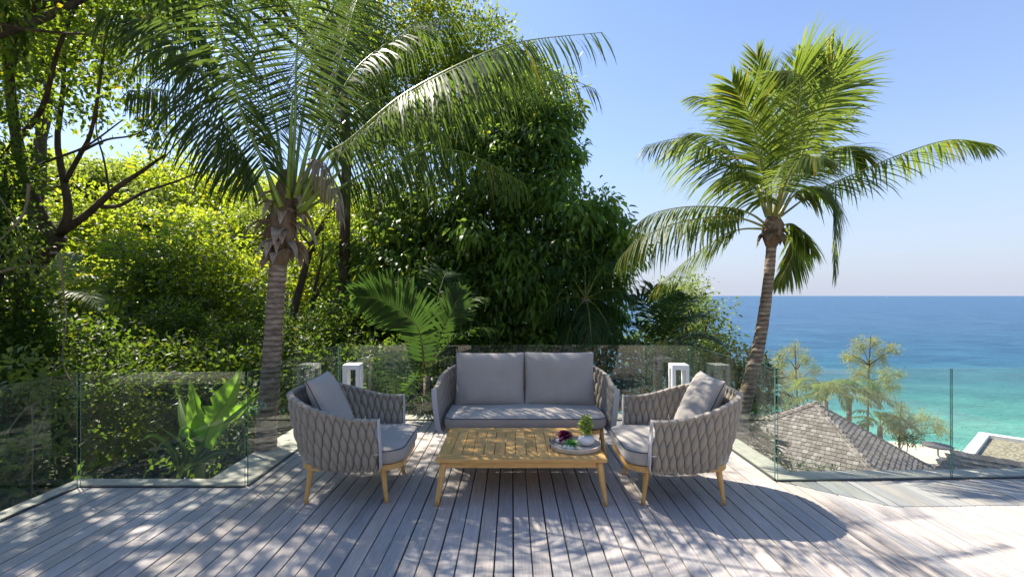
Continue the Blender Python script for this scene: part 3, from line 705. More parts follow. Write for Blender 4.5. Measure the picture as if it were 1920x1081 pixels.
# ================================================================== PALMS
UP = Vector((0, 0, 1))
def frond_mesh(pts, nl=80, lmax=.6, lw=.032, hang=.35, start=.22, roll=0., upv=.15, seed=0, r0=.022, fw0=15, fw1=62, miss=.03, segs=4, Sref=None, pw=.45, jit=.12, drop=0.):
    rn = random.Random(seed); n = 36; C = crv(pts, n); bb = MB()
    chord = C[-1] - C[0]; H = Vector((chord.x, chord.y, 0))
    if H.length < .15: H = Vector((1, .2, 0))
    S0 = H.normalized().cross(UP)
    if Sref is not None: S0 = Vector(Sref)
    bb.tube(C, [r0 * (1 - .88 * (i / (n - 1)) ** .7) for i in range(n)], 6, 1, flat=.8)
    for i in range(nl):
        t = start + (1 - start) * (i + .5) / nl; k = t * (n - 1); a = min(int(k), n - 2); c = C[a].lerp(C[a + 1], k - a)
        T = (C[a + 1] - C[a]).normalized(); S = (S0 - T * S0.dot(T)).normalized(); NN = S.cross(T).normalized()
        if NN.z < 0 and abs(T.z) < .95: NN = -NN
        q = Matrix.Rotation(roll * t, 3, T); S = q @ S; NN = q @ NN
        u = (t - start) / (1 - start)
        l = lmax * min(1, .45 + 2.2 * u) * (1 - .62 * max(0, u - .55) / .45)
        fw = math.radians(fw0 + (fw1 - fw0) * u ** 1.3)
        for sd in (-1, 1):
            if rn.random() < miss: continue
            ll = l * rn.uniform(.82, 1.1); f2 = fw + rn.uniform(-jit, jit)
            d = (S * sd * math.cos(f2) + T * math.sin(f2) + NN * (upv + rn.uniform(-jit, jit)) - UP * drop * rn.uniform(.8, 1.25)).normalized()
            p = c.copy(); W = [pw * 1., 1, .85, .6, .06] if segs == 4 else [pw, 1, .7, .06]
            vs = []; hg = hang * rn.uniform(.6, 1.4)
            for s_ in range(segs + 1):
                sv = d.cross(NN); 
                if sv.length < .1: sv = d.cross(T)
                sv.normalize(); wd = lw * W[s_] * .5
                tw = NN * .35 * wd
                vs += [p + sv * wd + tw, p - sv * wd + tw]
                d = (d + Vector((rn.uniform(-.03, .03), rn.uniform(-.03, .03), -hg * (.4 + .5 * s_)))).normalized(); p = p + d * ll / segs
            bb.add(vs, [(2 * s_, 2 * s_ + 1, 2 * s_ + 3, 2 * s_ + 2) for s_ in range(segs)])
    return bb
def add_frond(t, pts, m1, m2, **k):
    bb = frond_mesh([p - t.location for p in map(Vector, pts)], **k)
    return bb.build('frond', [M[m1], M[m2]], t)
def ringed_trunk(t, pts, rads, n=90, m_='palm_bark', ring=.075):
    C = crv([Vector(p) - t.location for p in pts], n); bb = MB(); rr = []
    L = 0; rn = random.Random(4)
    for i in range(n):
        if i: L += (C[i] - C[i - 1]).length
        k = i / (n - 1) * (len(rads) - 1); a = min(int(k), len(rads) - 2); r = rads[a] + (rads[a + 1] - rads[a]) * (k - a)
        ph = (L / ring) % 1; rr.append(r * (1 + .085 * (1 - ph) + rn.uniform(-.012, .012)))
    bb.tube(C, rr, 16); return bb.build('trunk', M[m_], t, smooth=True)
def dangling(t, c, n, lmin, lmax, w_, m_, seed, name, out=.12, spreadz=.3, rad=.13):
    """torn sheath pieces hanging round a palm head"""
    rn = random.Random(seed)
    for i in range(n):
        a = 2 * math.pi * i / n + rn.uniform(-.3, .3); o = Vector((math.cos(a), math.sin(a), 0)); p = Vector(c) - t.location + o * rad + Vector((0, 0, rn.uniform(-spreadz, spreadz)))
        L = rn.uniform(lmin, lmax); d = (o * rn.uniform(.4, 1.1) + UP * rn.uniform(-.2, .8)).normalized(); s = o.cross(UP); vs = []; K_ = 7; W = w_ * rn.uniform(.6, 1.3); tw = rn.uniform(-.5, .5)
        for j in range(K_):
            wd = W * (1, 1.15, 1.05, .85, .6, .35, .08)[j] / 2; s2 = (s + o * tw * j / K_).normalized(); nn = d.cross(s2)
            vs += [p + s2 * wd - nn * wd * .25, p + nn * wd * .2, p - s2 * wd - nn * wd * .25]
            d = (d + Vector((rn.uniform(-.1, .1), rn.uniform(-.1, .1), -.42)) ).normalized(); p = p + d * L / K_
        bb = MB(); bb.add(vs, [q for j in range(K_ - 1) for q in ((j * 3, j * 3 + 1, j * 3 + 4, j * 3 + 3), (j * 3 + 1, j * 3 + 2, j * 3 + 5, j * 3 + 4))])
        bb.build(name, M[m_], t, smooth=True)

# ---- left coconut palm
LB = Vector((-2.62, 4.95, -.6)); YL = 4.95
lp = empty('coconut_palm', LB, label='big coconut palm at left growing just outside the glass, its fronds over the deck', cat='palm tree', group='coconut palms')
HEADL = P(532, 415, YL)
ringed_trunk(lp, [LB, P(498, 850, YL), P(508, 700, YL), P(514, 600, YL), P(522, 490, YL)], [.125, .105, .092, .085, .085])
b = MB(); o_ = HEADL - LB
b.tube([P(522, 495, YL) - LB, P(526, 470, YL) - LB, P(530, 430, YL) - LB, P(533, 390, YL) - LB, P(538, 350, YL) - LB, P(541, 320, YL) - LB], [.088, .115, .135, .13, .11, .06], 14)
b.build('fibrous_head', M['fibre'], lp, smooth=True)
dangling(lp, P(530, 440, YL), 22, .22, .5, .12, 'dry', 5, 'dry_sheath', spreadz=.22, rad=.10)
dangling(lp, P(535, 385, YL), 14, .2, .45, .10, 'dry', 9, 'dry_sheath', spreadz=.12, rad=.10)
dangling(lp, P(530, 475, YL), 8, .15, .32, .07, 'fibre', 12, 'fibre_scrap', spreadz=.06, rad=.10)
def Q(*a): return [P(*q) for q in a]
S_ = 'coco'
LF = [  # (points, options)
 (Q((558, 392, 4.9), (605, 299, 4.85), (654, 263, 4.8), (757, 177, 4.7), (904, 101, 4.6), (990, 76, 4.55), (1130, 61, 4.5)), dict(hang=.62, nl=92, lmax=.74, lw=.036, start=.2, upv=.1)),
 (Q((560, 385, 5.0), (640, 290, 5.05), (757, 185, 5.1), (880, 120, 5.0), (985, 115, 5.0), (1117, 168, 4.95)), dict(hang=.5, nl=92, lmax=.72, lw=.034, start=.25)),
 (Q((565, 400, 5.1), (640, 350, 5.4), (740, 298, 5.8), (860, 283, 6.0), (985, 345, 6.2)), dict(hang=.85, nl=84, lmax=.72, lw=.034, start=.22)),
 (Q((552, 380, 5.0), (605, 260, 5.2), (660, 140, 5.5), (739, 72, 5.7), (806, 37, 5.9), (930, 34, 6.1)), dict(hang=.4, nl=84, lmax=.66, lw=.032)),
 (Q((545, 372, 4.9), (553, 240, 4.85), (556, 110, 4.9), (566, -30, 4.9), (600, -130, 4.8)), dict(hang=.28, nl=86, lmax=.72, lw=.036, start=.26, Sref=(1, .15, 0), fw0=5, fw1=50)),
 (Q((522, 408, 4.85), (500, 320, 4.8), (455, 215, 4.6), (420, 90, 4.3), (385, -40, 4.0), (300, -130, 3.5)), dict(hang=.5, nl=90, lmax=.78, lw=.036, start=.2, r0=.03)),
 (Q((512, 400, 4.9), (465, 310, 4.8), (430, 240, 4.6), (370, 120, 4.4), (290, 30, 4.3), (190, 20, 4.2)), dict(hang=.6, nl=92, lmax=.80, lw=.038, start=.18)),
 (Q((510, 398, 5.0), (470, 330, 5.1), (420, 250, 5.2), (330, 175, 5.3), (240, 170, 5.4)), dict(hang=.75, nl=84, lmax=.72, lw=.034, start=.2)),
 (Q((535, 385, 4.9), (520, 250, 5.2), (490, 110, 5.5), (440, -20, 5.9), (350, -90, 6.3)), dict(hang=.4, nl=84, lmax=.75, lw=.036)),
 (Q((560, 380, 5.0), (600, 250, 5.3), (640, 110, 5.7), (680, -20, 6.1), (760, -90, 6.5)), dict(hang=.42, nl=88, lmax=.78, lw=.036, start=.22)),
 (Q((560, 385, 5.1), (620, 260, 5.5), (700, 190, 6.0), (780, 190, 6.5), (840, 260, 6.9)), dict(hang=.7, nl=80, lmax=.7, lw=.034)),
 (Q((535, 380, 5.1), (500, 240, 5.8), (420, 130, 6.4), (330, 90, 6.9), (240, 130, 7.2)), dict(hang=.6, nl=80, lmax=.7, lw=.034)),
 (Q((548, 375, 5.1), (570, 200, 5.7), (600, 60, 6.2), (640, 0, 6.8), (700, 0, 7.2)), dict(hang=.45, nl=80, lmax=.7, lw=.034)),
]
for i, (pts, kk) in enumerate(LF):
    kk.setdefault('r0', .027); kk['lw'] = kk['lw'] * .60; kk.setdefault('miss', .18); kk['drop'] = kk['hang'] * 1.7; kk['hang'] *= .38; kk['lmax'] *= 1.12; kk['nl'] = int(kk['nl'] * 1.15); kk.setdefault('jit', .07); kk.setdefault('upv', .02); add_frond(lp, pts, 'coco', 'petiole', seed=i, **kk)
# dry hanging leaf skirts on the right of the head
add_frond(lp, Q((560, 345, 4.8), (590, 300, 4.7), (615, 330, 4.65), (640, 410, 4.6)), 'drycoco', 'dry', nl=16, lmax=.45, lw=.028, hang=1.3, seed=77, r0=.014)
# cut petiole stubs standing up
for i, (a, c_) in enumerate([((540, 372, 4.8), (548, 190, 4.75)), ((555, 372, 4.82), (585, 240, 4.8)), ((528, 388, 4.78), (492, 300, 4.7)), ((563, 398, 4.8), (640, 318, 4.75)), ((505, 425, 4.8), (560, 400, 4.75))]):
    if i == 4: continue
    b = MB(); A = P(*a) - LB; B_ = P(*c_) - LB
    b.tube([A, A.lerp(B_, .3), A.lerp(B_, .65), B_], [.042, .032, .024, .014], 8, flat=.7); b.build('petiole', M['petiole'], lp, smooth=True)
for (px, py) in ((597, 348), (575, 362), (612, 366)):
    b = MB(); b.lathe([(.003, -.10), (.05, -.08), (.085, 0), (.07, .07), (.02, .10), (.004, .102)], n=14); c = b.build('coconut', M['petiole2'], lp, smooth=True); c.location = P(px, py, 5.08) - LB

# ---- right coconut palm
YR = 5.8
RB = Vector(P(1383, 830, YR)); RB.z = -1.4; RB.x -= .06
rp = empty('coconut_palm', RB, label='coconut palm with a leaning trunk against the sea at right', cat='palm tree', group='coconut palms')
ringed_trunk(rp, [RB, P(1385, 810, YR), P(1402, 730, YR), P(1424, 640, YR), P(1439, 540, YR), P(1447, 455, YR)], [.108, .10, .082, .070, .060, .056], ring=.055, n=130)
b = MB(); b.tube([P(1446, 462, YR) - RB, P(1448, 440, YR) - RB, P(1450, 420, YR) - RB, P(1450, 400, YR) - RB], [.065, .125, .12, .05], 12); b.build('fibrous_head', M['fibre'], rp, smooth=True)
dangling(rp, P(1448, 436, YR), 14, .12, .26, .09, 'fibre', 15, 'fibre_scrap', spreadz=.05, rad=.09)
def C3(*a): return [P(1140 + x / 2.001, 60 + y / 2.001, d) for (x, y, d) in a]
RF = [
 (C3((650, 690, 5.8), (760, 610, 5.8), (860, 560, 5.8), (1100, 458, 5.7), (1280, 405, 5.7), (1430, 418, 5.6)), dict(hang=.55, nl=84, lmax=.58, start=.22)),
 (C3((600, 690, 5.8), (560, 590, 5.8), (430, 465, 5.7), (290, 400, 5.6), (140, 425, 5.5)), dict(hang=.65, nl=84, lmax=.72, start=.12)),
 (C3((590, 720, 5.8), (540, 685, 5.8), (460, 660, 5.8), (300, 655, 5.8), (170, 680, 5.8), (95, 730, 5.8)), dict(hang=.75, nl=76, lmax=.58, start=.3)),
 (C3((585, 730, 5.7), (520, 705, 5.6), (430, 690, 5.5), (260, 715, 5.4), (120, 775, 5.3), (50, 840, 5.3)), dict(hang=.8, nl=76, lmax=.58, start=.3)),
 (C3((580, 738, 5.8), (500, 740, 5.9), (420, 768, 6.0), (290, 860, 6.2), (175, 960, 6.3)), dict(hang=.6, nl=70, lmax=.55, start=.3)),
 (C3((610, 690, 5.9), (590, 540, 6.0), (520, 370, 6.2), (430, 270, 6.3), (325, 240, 6.4)), dict(hang=.4, nl=80, lmax=.62)),
 (C3((612, 690, 5.8), (610, 480, 5.7), (600, 290, 5.6), (560, 90, 5.5)), dict(hang=.2, nl=80, lmax=.58, Sref=(1, .2, 0))),
 (C3((608, 690, 5.7), (580, 520, 5.5), (540, 330, 5.3), (465, 190, 5.1)), dict(hang=.28, nl=80, lmax=.62)),
 (C3((622, 690, 5.7), (680, 450, 5.5), (720, 230, 5.3), (700, 150, 5.2), (640, 170, 5.1)), dict(hang=.35, nl=80, lmax=.60, Sref=(1, .1, 0))),
 (C3((626, 690, 5.9), (700, 420, 6.0), (740, 220, 6.2), (745, 90, 6.3)), dict(hang=.2, nl=80, lmax=.58, Sref=(1, 0, 0))),
 (C3((630, 690, 5.8), (740, 430, 5.7), (820, 260, 5.6), (845, 160, 5.5), (790, 110, 5.4)), dict(hang=.35, nl=84, lmax=.64, Sref=(1, .1, 0))),
 (C3((632, 690, 5.9), (760, 420, 6.0), (835, 215, 6.1), (880, 85, 6.2)), dict(hang=.25, nl=84, lmax=.66, Sref=(1, .1, 0))),
 (C3((640, 700, 5.7), (700, 610, 5.5), (780, 580, 5.4), (850, 640, 5.3), (850, 900, 5.2)), dict(hang=.6, nl=76, lmax=.5)),
 (C3((595, 695, 5.8), (540, 560, 5.9), (440, 430, 6.0), (340, 380, 6.1), (270, 400, 6.1)), dict(hang=.5, nl=80, lmax=.6)),
 (C3((640, 690, 5.8), (730, 540, 5.9), (820, 450, 6.0), (900, 430, 6.1), (960, 470, 6.1)), dict(hang=.45, nl=80, lmax=.62)),
 (C3((640, 730, 5.8), (690, 720, 5.8), (730, 750, 5.8), (770, 800, 5.8)), dict(hang=.7, nl=46, lmax=.5, start=.2)),
 (C3((640, 730, 5.9), (700, 760, 6.2), (690, 840, 6.3), (640, 940, 6.3)), dict(hang=.7, nl=60, lmax=.48)),
 (C3((620, 690, 6.0), (640, 560, 6.6), (700, 470, 7.2), (780, 480, 7.6)), dict(hang=.5, nl=70, lmax=.6)),
 (C3((600, 690, 6.0), (560, 560, 6.6), (500, 520, 7.0), (420, 560, 7.3)), dict(hang=.5, nl=70, lmax=.6)),
 (C3((630, 690, 5.6), (670, 560, 5.1), (730, 470, 4.7), (800, 470, 4.4)), dict(hang=.5, nl=76, lmax=.55)),
]
for i, (pts, kk) in enumerate(RF):
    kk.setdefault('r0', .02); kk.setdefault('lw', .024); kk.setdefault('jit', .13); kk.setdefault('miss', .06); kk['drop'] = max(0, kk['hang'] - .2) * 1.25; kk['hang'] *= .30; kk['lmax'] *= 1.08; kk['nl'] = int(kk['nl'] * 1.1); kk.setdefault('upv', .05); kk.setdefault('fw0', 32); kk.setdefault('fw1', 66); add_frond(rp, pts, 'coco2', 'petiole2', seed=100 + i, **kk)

# ================================================================== LEAFY CROWNS
DM = [1.6]
def leaf_arrays(rng, pos, d, L, W, kind='diamond', droop=.0):
    n = len(pos); d = d / np.linalg.norm(d, axis=1, keepdims=True)
    nr = rng.normal(size=(n, 3)); nr[:, 2] = np.abs(nr[:, 2]) + .6
    s = np.cross(d, nr); s /= np.linalg.norm(s, axis=1, keepdims=True) + 1e-9; nn = np.cross(s, d)
    L = L[:, None]; W = W[:, None]
    if kind == 'diamond':
        v = np.stack([pos, pos + d * L * .45 + s * W * .5 + nn * W * .18, pos + d * L, pos + d * L * .45 - s * W * .5 + nn * W * .18], 1)
        idx = np.array([[0, 1, 2], [0, 2, 3]])
    else:
        dz = np.zeros((n, 3)); dz[:, 2] = -1
        c1 = pos + d * L * .3; c2 = pos + d * L * .7 + dz * L * droop * .4; tip = pos + d * L + dz * L * droop
        v = np.stack([pos, c1 + s * W * .46 + nn * W * .12, c1 - s * W * .46 + nn * W * .12, c2 + s * W * .42 + nn * W * .12, c2 - s * W * .42 + nn * W * .12, tip], 1)
        idx = np.array([[0, 1, 2], [1, 3, 4], [1, 4, 2], [3, 5, 4]])
    k = v.shape[1]; V = v.reshape(-1, 3); Fc = (np.arange(n)[:, None, None] * k + idx[None]).reshape(-1, 3)
    return V, Fc
def crown_leaves(rng, blobs, dens, L, W, kind='diamond', per=14, rc=.22, hollow=.45, droop=.3, down=.15, flat=1.0, lump=.35):
    PV = []; PF = []; off = 0
    for (c, R, rz) in blobs:
        ncl = max(12, int(dens * DM[0] * R * R * 4)); u = rng.normal(size=(ncl, 3)); u /= np.linalg.norm(u, axis=1, keepdims=True)
        rad = hollow + (1 - hollow) * rng.random(ncl) ** .5
        ph = rng.random(3) * 6
        lum = 1 + lump * (np.sin(u[:, 0] * 5 + ph[0]) * np.sin(u[:, 1] * 4 + ph[1]) + .6 * np.sin(u[:, 2] * 7 + ph[2] + u[:, 0] * 3)) * .6
        cc = np.array(c)[None] + u * (rad * lum)[:, None] * np.array([R, R, rz])[None]
        n = ncl * per; ci = np.repeat(np.arange(ncl), per)
        off_ = rng.normal(size=(n, 3)) * rc * .55; off_[:, 2] *= flat
        pos = cc[ci] + off_
        d = u[ci] * .5 + off_ / (rc + 1e-6) * .9 + rng.normal(size=(n, 3)) * .45; d[:, 2] -= down * 2
        ll = L * rng.uniform(.65, 1.2, n); ww = W * rng.uniform(.75, 1.15, n)
        V, Fc = leaf_arrays(rng, pos, d, ll, ww, kind, droop); PV.append(V); PF.append(Fc + off); off += len(V)
    return np.concatenate(PV), np.concatenate(PF)
DM = [1.6]
def blob(px, py, Y, r, sz=1.0):
    R = r * Y / F; return (tuple(P(px, py, Y)), R, R * sz)
def limb(bb, a, c, r0, r1, seed, n=9, sag=.12, k=6):
    rn = random.Random(seed); a = Vector(a); c = Vector(c); L = (c - a).length; m_ = a.lerp(c, .5) + Vector((rn.uniform(-1, 1), rn.uniform(-1, 1), rn.uniform(-.2, 1))) * L * sag
    C = crv([a, m_, c], n); C = [p + Vector((rn.uniform(-1, 1), rn.uniform(-1, 1), rn.uniform(-1, 1))) * L * .008 for p in C]
    bb.tube(C, [r0 + (r1 - r0) * i / (n - 1) for i in range(n)], k)
NT = [0]
def tree(name, label, cat, base, fork, blobs, mleaf, dens, L, W, r=.12, bark='bark_dark', group=None, branch=True, cname='crown', **kk):
    NT[0] += 1; rng = np.random.default_rng(100 + NT[0]); base = Vector(base)
    t = empty(name, base, label=label, cat=cat, group=group)
    bb = MB(); 
    limb(bb, Vector((0, 0, -.3)), Vector(fork) - base, r, r * .62, NT[0], n=12, sag=.05, k=9)
    tk = bb.build('trunk', M[bark], t, smooth=True)
    if branch:
        bb = MB()
        for i, (c, R, rz) in enumerate(blobs):
            e = Vector(c) - base; f = Vector(fork) - base
            limb(bb, f, e, r * .45, r * .12, NT[0] * 50 + i)
            for j in range(3):
                rn = random.Random(i * 7 + j); q = e + Vector((rn.uniform(-1, 1), rn.uniform(-1, 1), rn.uniform(-.6, 1))) * R * .7
                limb(bb, f.lerp(e, rn.uniform(.5, .95)), q, r * .16, r * .04, i * 31 + j, n=6, k=5)
        bb.build('branches', M[bark], t, smooth=True, kind='stuff')
    V, Fc = crown_leaves(rng, blobs, dens, L, W, **kk)
    V = V - np.array(base)[None]
    o = link(cname, np_mesh(cname, V, Fc), M[mleaf], t, kind='stuff'); return t
def gp(px, Y, dz=0):
    x = (px - 960) * Y / F; return Vector((x, Y, float(ground_z(x, Y)) + dz))

# big glossy dark tree in the middle
Yb = 9.0
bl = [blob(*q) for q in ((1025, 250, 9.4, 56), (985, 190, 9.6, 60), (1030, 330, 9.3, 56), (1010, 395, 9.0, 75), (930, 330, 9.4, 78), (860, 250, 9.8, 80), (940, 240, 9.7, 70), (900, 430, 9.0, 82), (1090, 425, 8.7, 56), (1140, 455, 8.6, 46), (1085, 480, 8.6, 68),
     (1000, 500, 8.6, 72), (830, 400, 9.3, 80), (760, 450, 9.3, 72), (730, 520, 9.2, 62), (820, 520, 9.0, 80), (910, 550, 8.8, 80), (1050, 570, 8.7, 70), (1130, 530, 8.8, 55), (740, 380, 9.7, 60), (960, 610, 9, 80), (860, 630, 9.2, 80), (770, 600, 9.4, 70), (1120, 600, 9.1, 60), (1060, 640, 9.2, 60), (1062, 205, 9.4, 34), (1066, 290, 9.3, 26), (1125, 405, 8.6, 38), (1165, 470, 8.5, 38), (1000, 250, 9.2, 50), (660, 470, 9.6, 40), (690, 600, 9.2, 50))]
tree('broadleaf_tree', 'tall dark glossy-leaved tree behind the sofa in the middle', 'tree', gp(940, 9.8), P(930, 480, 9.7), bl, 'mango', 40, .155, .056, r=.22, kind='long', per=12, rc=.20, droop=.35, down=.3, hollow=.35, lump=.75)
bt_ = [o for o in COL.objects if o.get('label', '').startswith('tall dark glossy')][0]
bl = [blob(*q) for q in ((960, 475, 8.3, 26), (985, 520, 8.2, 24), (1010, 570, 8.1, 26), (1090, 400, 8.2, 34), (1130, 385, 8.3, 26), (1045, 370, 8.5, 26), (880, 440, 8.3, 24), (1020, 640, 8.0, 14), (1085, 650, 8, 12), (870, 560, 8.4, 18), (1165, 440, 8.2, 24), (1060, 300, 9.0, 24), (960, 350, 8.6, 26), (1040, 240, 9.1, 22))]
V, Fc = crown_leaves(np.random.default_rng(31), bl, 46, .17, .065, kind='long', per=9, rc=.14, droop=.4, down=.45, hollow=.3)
link('highlight_leaves', np_mesh('highlight_leaves', V - np.array(bt_.location)[None], Fc), M['highlight'], bt_, kind='stuff')  # brighter leaf clusters added as highlights, their light put into the colour
# brighter tree rising behind it, up to the top edge
bl = [blob(*q) for q in ((900, 90, 12.5, 70), (820, 60, 12.5, 75), (960, 130, 12, 50), (740, 40, 12.5, 80), (680, 120, 12.5, 80), (850, 160, 12, 70), (1040, 190, 11.5, 45), (620, 30, 12.5, 70), (760, 170, 12, 70), (660, 220, 12.5, 70), (720, 270, 12.3, 60), (900, 200, 12, 60), (1000, 150, 11.7, 40))]
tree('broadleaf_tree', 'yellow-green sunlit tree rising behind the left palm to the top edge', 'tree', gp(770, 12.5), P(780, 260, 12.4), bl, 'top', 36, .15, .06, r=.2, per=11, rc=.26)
# near left tree with dark forking branches
Yn = 6.8
nb_ = Vector(P(20, 640, Yn)); nb_.z = float(ground_z(nb_.x, nb_.y))
t1 = empty('forking_tree', nb_, label='dark forking tree at the far left with crooked bare limbs', cat='tree')
b = MB(); P_ = lambda *a: P(*a) - nb_
def br(pts, r0, r1, n=16, k=8):
    b.tube(crv([P_(*p) for p in pts], n), [r0 + (r1 - r0) * i / (n - 1) for i in range(n)], k)
b.tube(crv([Vector((0, 0, -.3)), P_(10, 580, Yn), P_(40, 510, Yn), P_(85, 465, Yn), P_(108, 440, Yn)], 16), [.24 - .11 * i / 15 for i in range(16)], 10); b.build('trunk', M['bark_dark'], t1, smooth=True)
limbs_ = [([(105, 445, Yn), (75, 400, Yn), (50, 330, Yn), (28, 240, 6.7), (15, 120, 6.6), (5, -60, 6.3)], .085, .05),
 ([(110, 442, Yn), (128, 400, Yn), (122, 350, 6.9), (112, 300, 7.0), (108, 250, 7.1), (120, 140, 7.2), (110, -20, 7.3)], .06, .025),
 ([(112, 438, Yn), (165, 400, 6.7), (215, 355, 6.6), (260, 325, 6.5), (310, 290, 6.3)], .058, .016),
 ([(190, 388, 6.65), (225, 385, 6.7), (270, 360, 6.9), (330, 340, 7.1), (385, 318, 7.3)], .034, .010),
 ([(122, 340, 6.9), (150, 290, 6.8), (170, 250, 6.6), (185, 170, 6.4), (200, 40, 6.0)], .036, .015),
 ([(150, 285, 6.8), (200, 262, 6.9), (260, 250, 7.0), (350, 200, 7.2)], .022, .006),
 ([(55, 320, Yn), (95, 300, 6.6), (160, 275, 6.4), (230, 225, 6.2)], .026, .008),
 ([(205, 362, 6.6), (195, 300, 6.7), (180, 240, 6.9), (190, 180, 7)], .016, .005),
 ([(35, 260, 6.7), (80, 200, 6.6), (110, 90, 6.4), (160, -30, 6.2)], .04, .02)]
for pts, r0, r1 in limbs_:
    b = MB(); br(pts, r0, r1); b.build('limb', M['bark_dark'], t1, smooth=True)
bl = [blob(*q) for q in ((40, 40, 6.6, 85), (140, 20, 6.9, 85), (230, 60, 7.1, 75), (20, 170, 6.5, 70), (120, 150, 7.0, 65), (210, 160, 7.2, 55), (300, 20, 7.4, 80), (60, -90, 6.2, 120), (220, -110, 6.4, 120), (-60, 60, 6, 110), (180, 215, 7, 35), (260, 215, 7.2, 35), (300, 255, 7.2, 28), (-90, -60, 5.2, 120), (360, 120, 7.6, 50))]
V, Fc = crown_leaves(np.random.default_rng(11), bl, 19, .115, .06, per=10, rc=.17, lump=.5, hollow=.2)
link('crown', np_mesh('crown', V - np.array(nb_)[None], Fc), M['jungle'], t1, kind='stuff')
# vine-hung dark mass at the very left edge
bl = [blob(*q) for q in ((10, 330, 6.2, 52), (-30, 420, 6.0, 70), (20, 430, 6.4, 40), (-20, 250, 6.0, 60), (0, 540, 6.2, 60), (40, 600, 6.4, 50), (-40, 640, 6, 80))]
tree('vine_covered_tree', 'dark tree trunk smothered in vines at the left edge', 'tree', gp(-40, 6.4), P(-10, 400, 6.3), bl, 'shade', 75, .085, .05, r=.14, per=11, rc=.15)
# canopy out past the left of the frame, over the deck's left edge (it throws the dappled shade)
def Wb(x, y, z, r, s=1): return ((x, y, z), r, r * s)
bl = [Wb(-5.6, 4.6, 5.2, 1.3), Wb(-6.2, 3.2, 4.8, 1.2), Wb(-5.0, 6.1, 5.9, 1.2), Wb(-6.8, 5.2, 6.2, 1.5), Wb(-4.6, 5.0, 6.6, 1.0), Wb(-5.4, 7.2, 7.0, 1.3), Wb(-7.0, 1.8, 4.6, 1.2)]
tree('canopy_tree', 'spreading tree beyond the left edge whose leaves shade the deck', 'tree', Vector((-7.2, 4.6, float(ground_z(-7.2, 4.6)))), Vector((-6.6, 4.6, 3.8)), bl, 'jungle', 10, .10, .052, r=.16, per=10, rc=.18, hollow=.2)
bl = [Wb(-4.2, 7.2, 6.2, 1.0), Wb(-4.6, 7.9, 7.2, 1.2), Wb(-3.6, 8.8, 7.4, 1.1)]
tree('canopy_tree', 'high canopy above the top edge behind the left palm', 'tree', Vector((-3.6, 9.4, float(ground_z(-3.6, 9.4)))), Vector((-3.2, 8.6, 5.6)), bl, 'jungle', 15, .11, .055, r=.13, per=10, rc=.18, hollow=.2)

# sunlit trees of the hillside, near to far
HT = [
 ('bushy yellow-green tree behind the banana plant', 10.5, (300, 8), [(250, 520, 10.5, 70), (330, 480, 10.8, 70), (300, 580, 10.2, 70), (380, 560, 10.4, 65), (220, 600, 10, 60), (400, 640, 9.8, 60)], 'jungle', 34, .11, .05),
 ('leafy bright tree left of the palm trunk', 12, (420, 8), [(430, 490, 12, 55), (460, 540, 11.8, 60), (390, 480, 12.3, 50), (440, 600, 11.5, 60), (350, 480, 12.6, 45)], 'sunny', 32, .11, .052),
 ('bright tree glowing right of the palm trunk', 13, (620, 8), [(600, 470, 13, 60), (640, 540, 12.8, 55), (590, 560, 12.5, 55), (560, 520, 13.2, 50), (650, 440, 13.4, 45)], 'sunny', 34, .12, .055),
 ('light tree in the left middle distance under the bare limbs', 15, (180, 8), [(150, 400, 15, 60), (210, 430, 15, 60), (110, 460, 14.5, 60), (180, 480, 14, 60), (120, 540, 13.5, 65), (60, 520, 13, 60), (200, 545, 13, 60)], 'sunny', 24, .14, .065),
 ('far pale crown on the hillside below the sky gap', 22, (230, 8), [(200, 352, 22, 50), (260, 380, 22, 46), (150, 345, 22, 46), (300, 420, 21, 46), (110, 360, 21, 50), (240, 420, 20, 50)], 'round', 17, .17, .085),
 ('far hillside crown right of the sky gap', 20, (380, 8), [(370, 420, 20, 36), (420, 430, 20, 34), (340, 425, 20, 38), (460, 445, 19.5, 34), (400, 430, 19, 50)], 'sunny', 18, .16, .08),
 ('far hillside crown behind the left palm head', 20, (560, 8), [(520, 400, 20, 45), (590, 410, 20, 45), (640, 400, 20, 42), (680, 430, 19.5, 40), (560, 450, 19, 50), (490, 430, 19, 40)], 'round', 18, .16, .08),
 ('far left hillside crown at the edge of the frame', 20, (40, 8), [(40, 380, 20, 60), (0, 440, 19, 60), (70, 440, 18, 55), (-40, 380, 19, 70)], 'sunny', 18, .16, .08),
]
for i, (lab, Y, (bx, _), bs, mm, de, L, W) in enumerate(HT):
    bl = [blob(*q) for q in bs]; f = P(bx, np.mean([q[1] for q in bs]) + 20, Y)
    tree('hillside_tree', lab, 'tree', gp(bx, Y), f, bl, mm, de * .5, L * 1.3, W * 1.35, r=.10, bark='bark_mid', per=22, rc=.34, lump=.7, hollow=.2, flat=.55, group='trees on the hillside')
# hillside forest that reads as one mass
rng = np.random.default_rng(77); bl = []
for i in range(70):
    Y = rng.uniform(24, 42); px = rng.uniform(-120, 760); x = (px - 960) * Y / F; z = float(ground_z(x, Y)); bl.append(((x, Y, z + rng.uniform(1.2, 3.2)), rng.uniform(1.6, 2.6), rng.uniform(1.4, 2.2)))
V, Fc = crown_leaves(np.random.default_rng(5), bl, 5, .30, .15, per=12, rc=.5)
link('hillside_forest', np_mesh('hillside_forest', V, Fc), M['sunny'], kind='stuff', label='far forest covering the hillside as one mass')
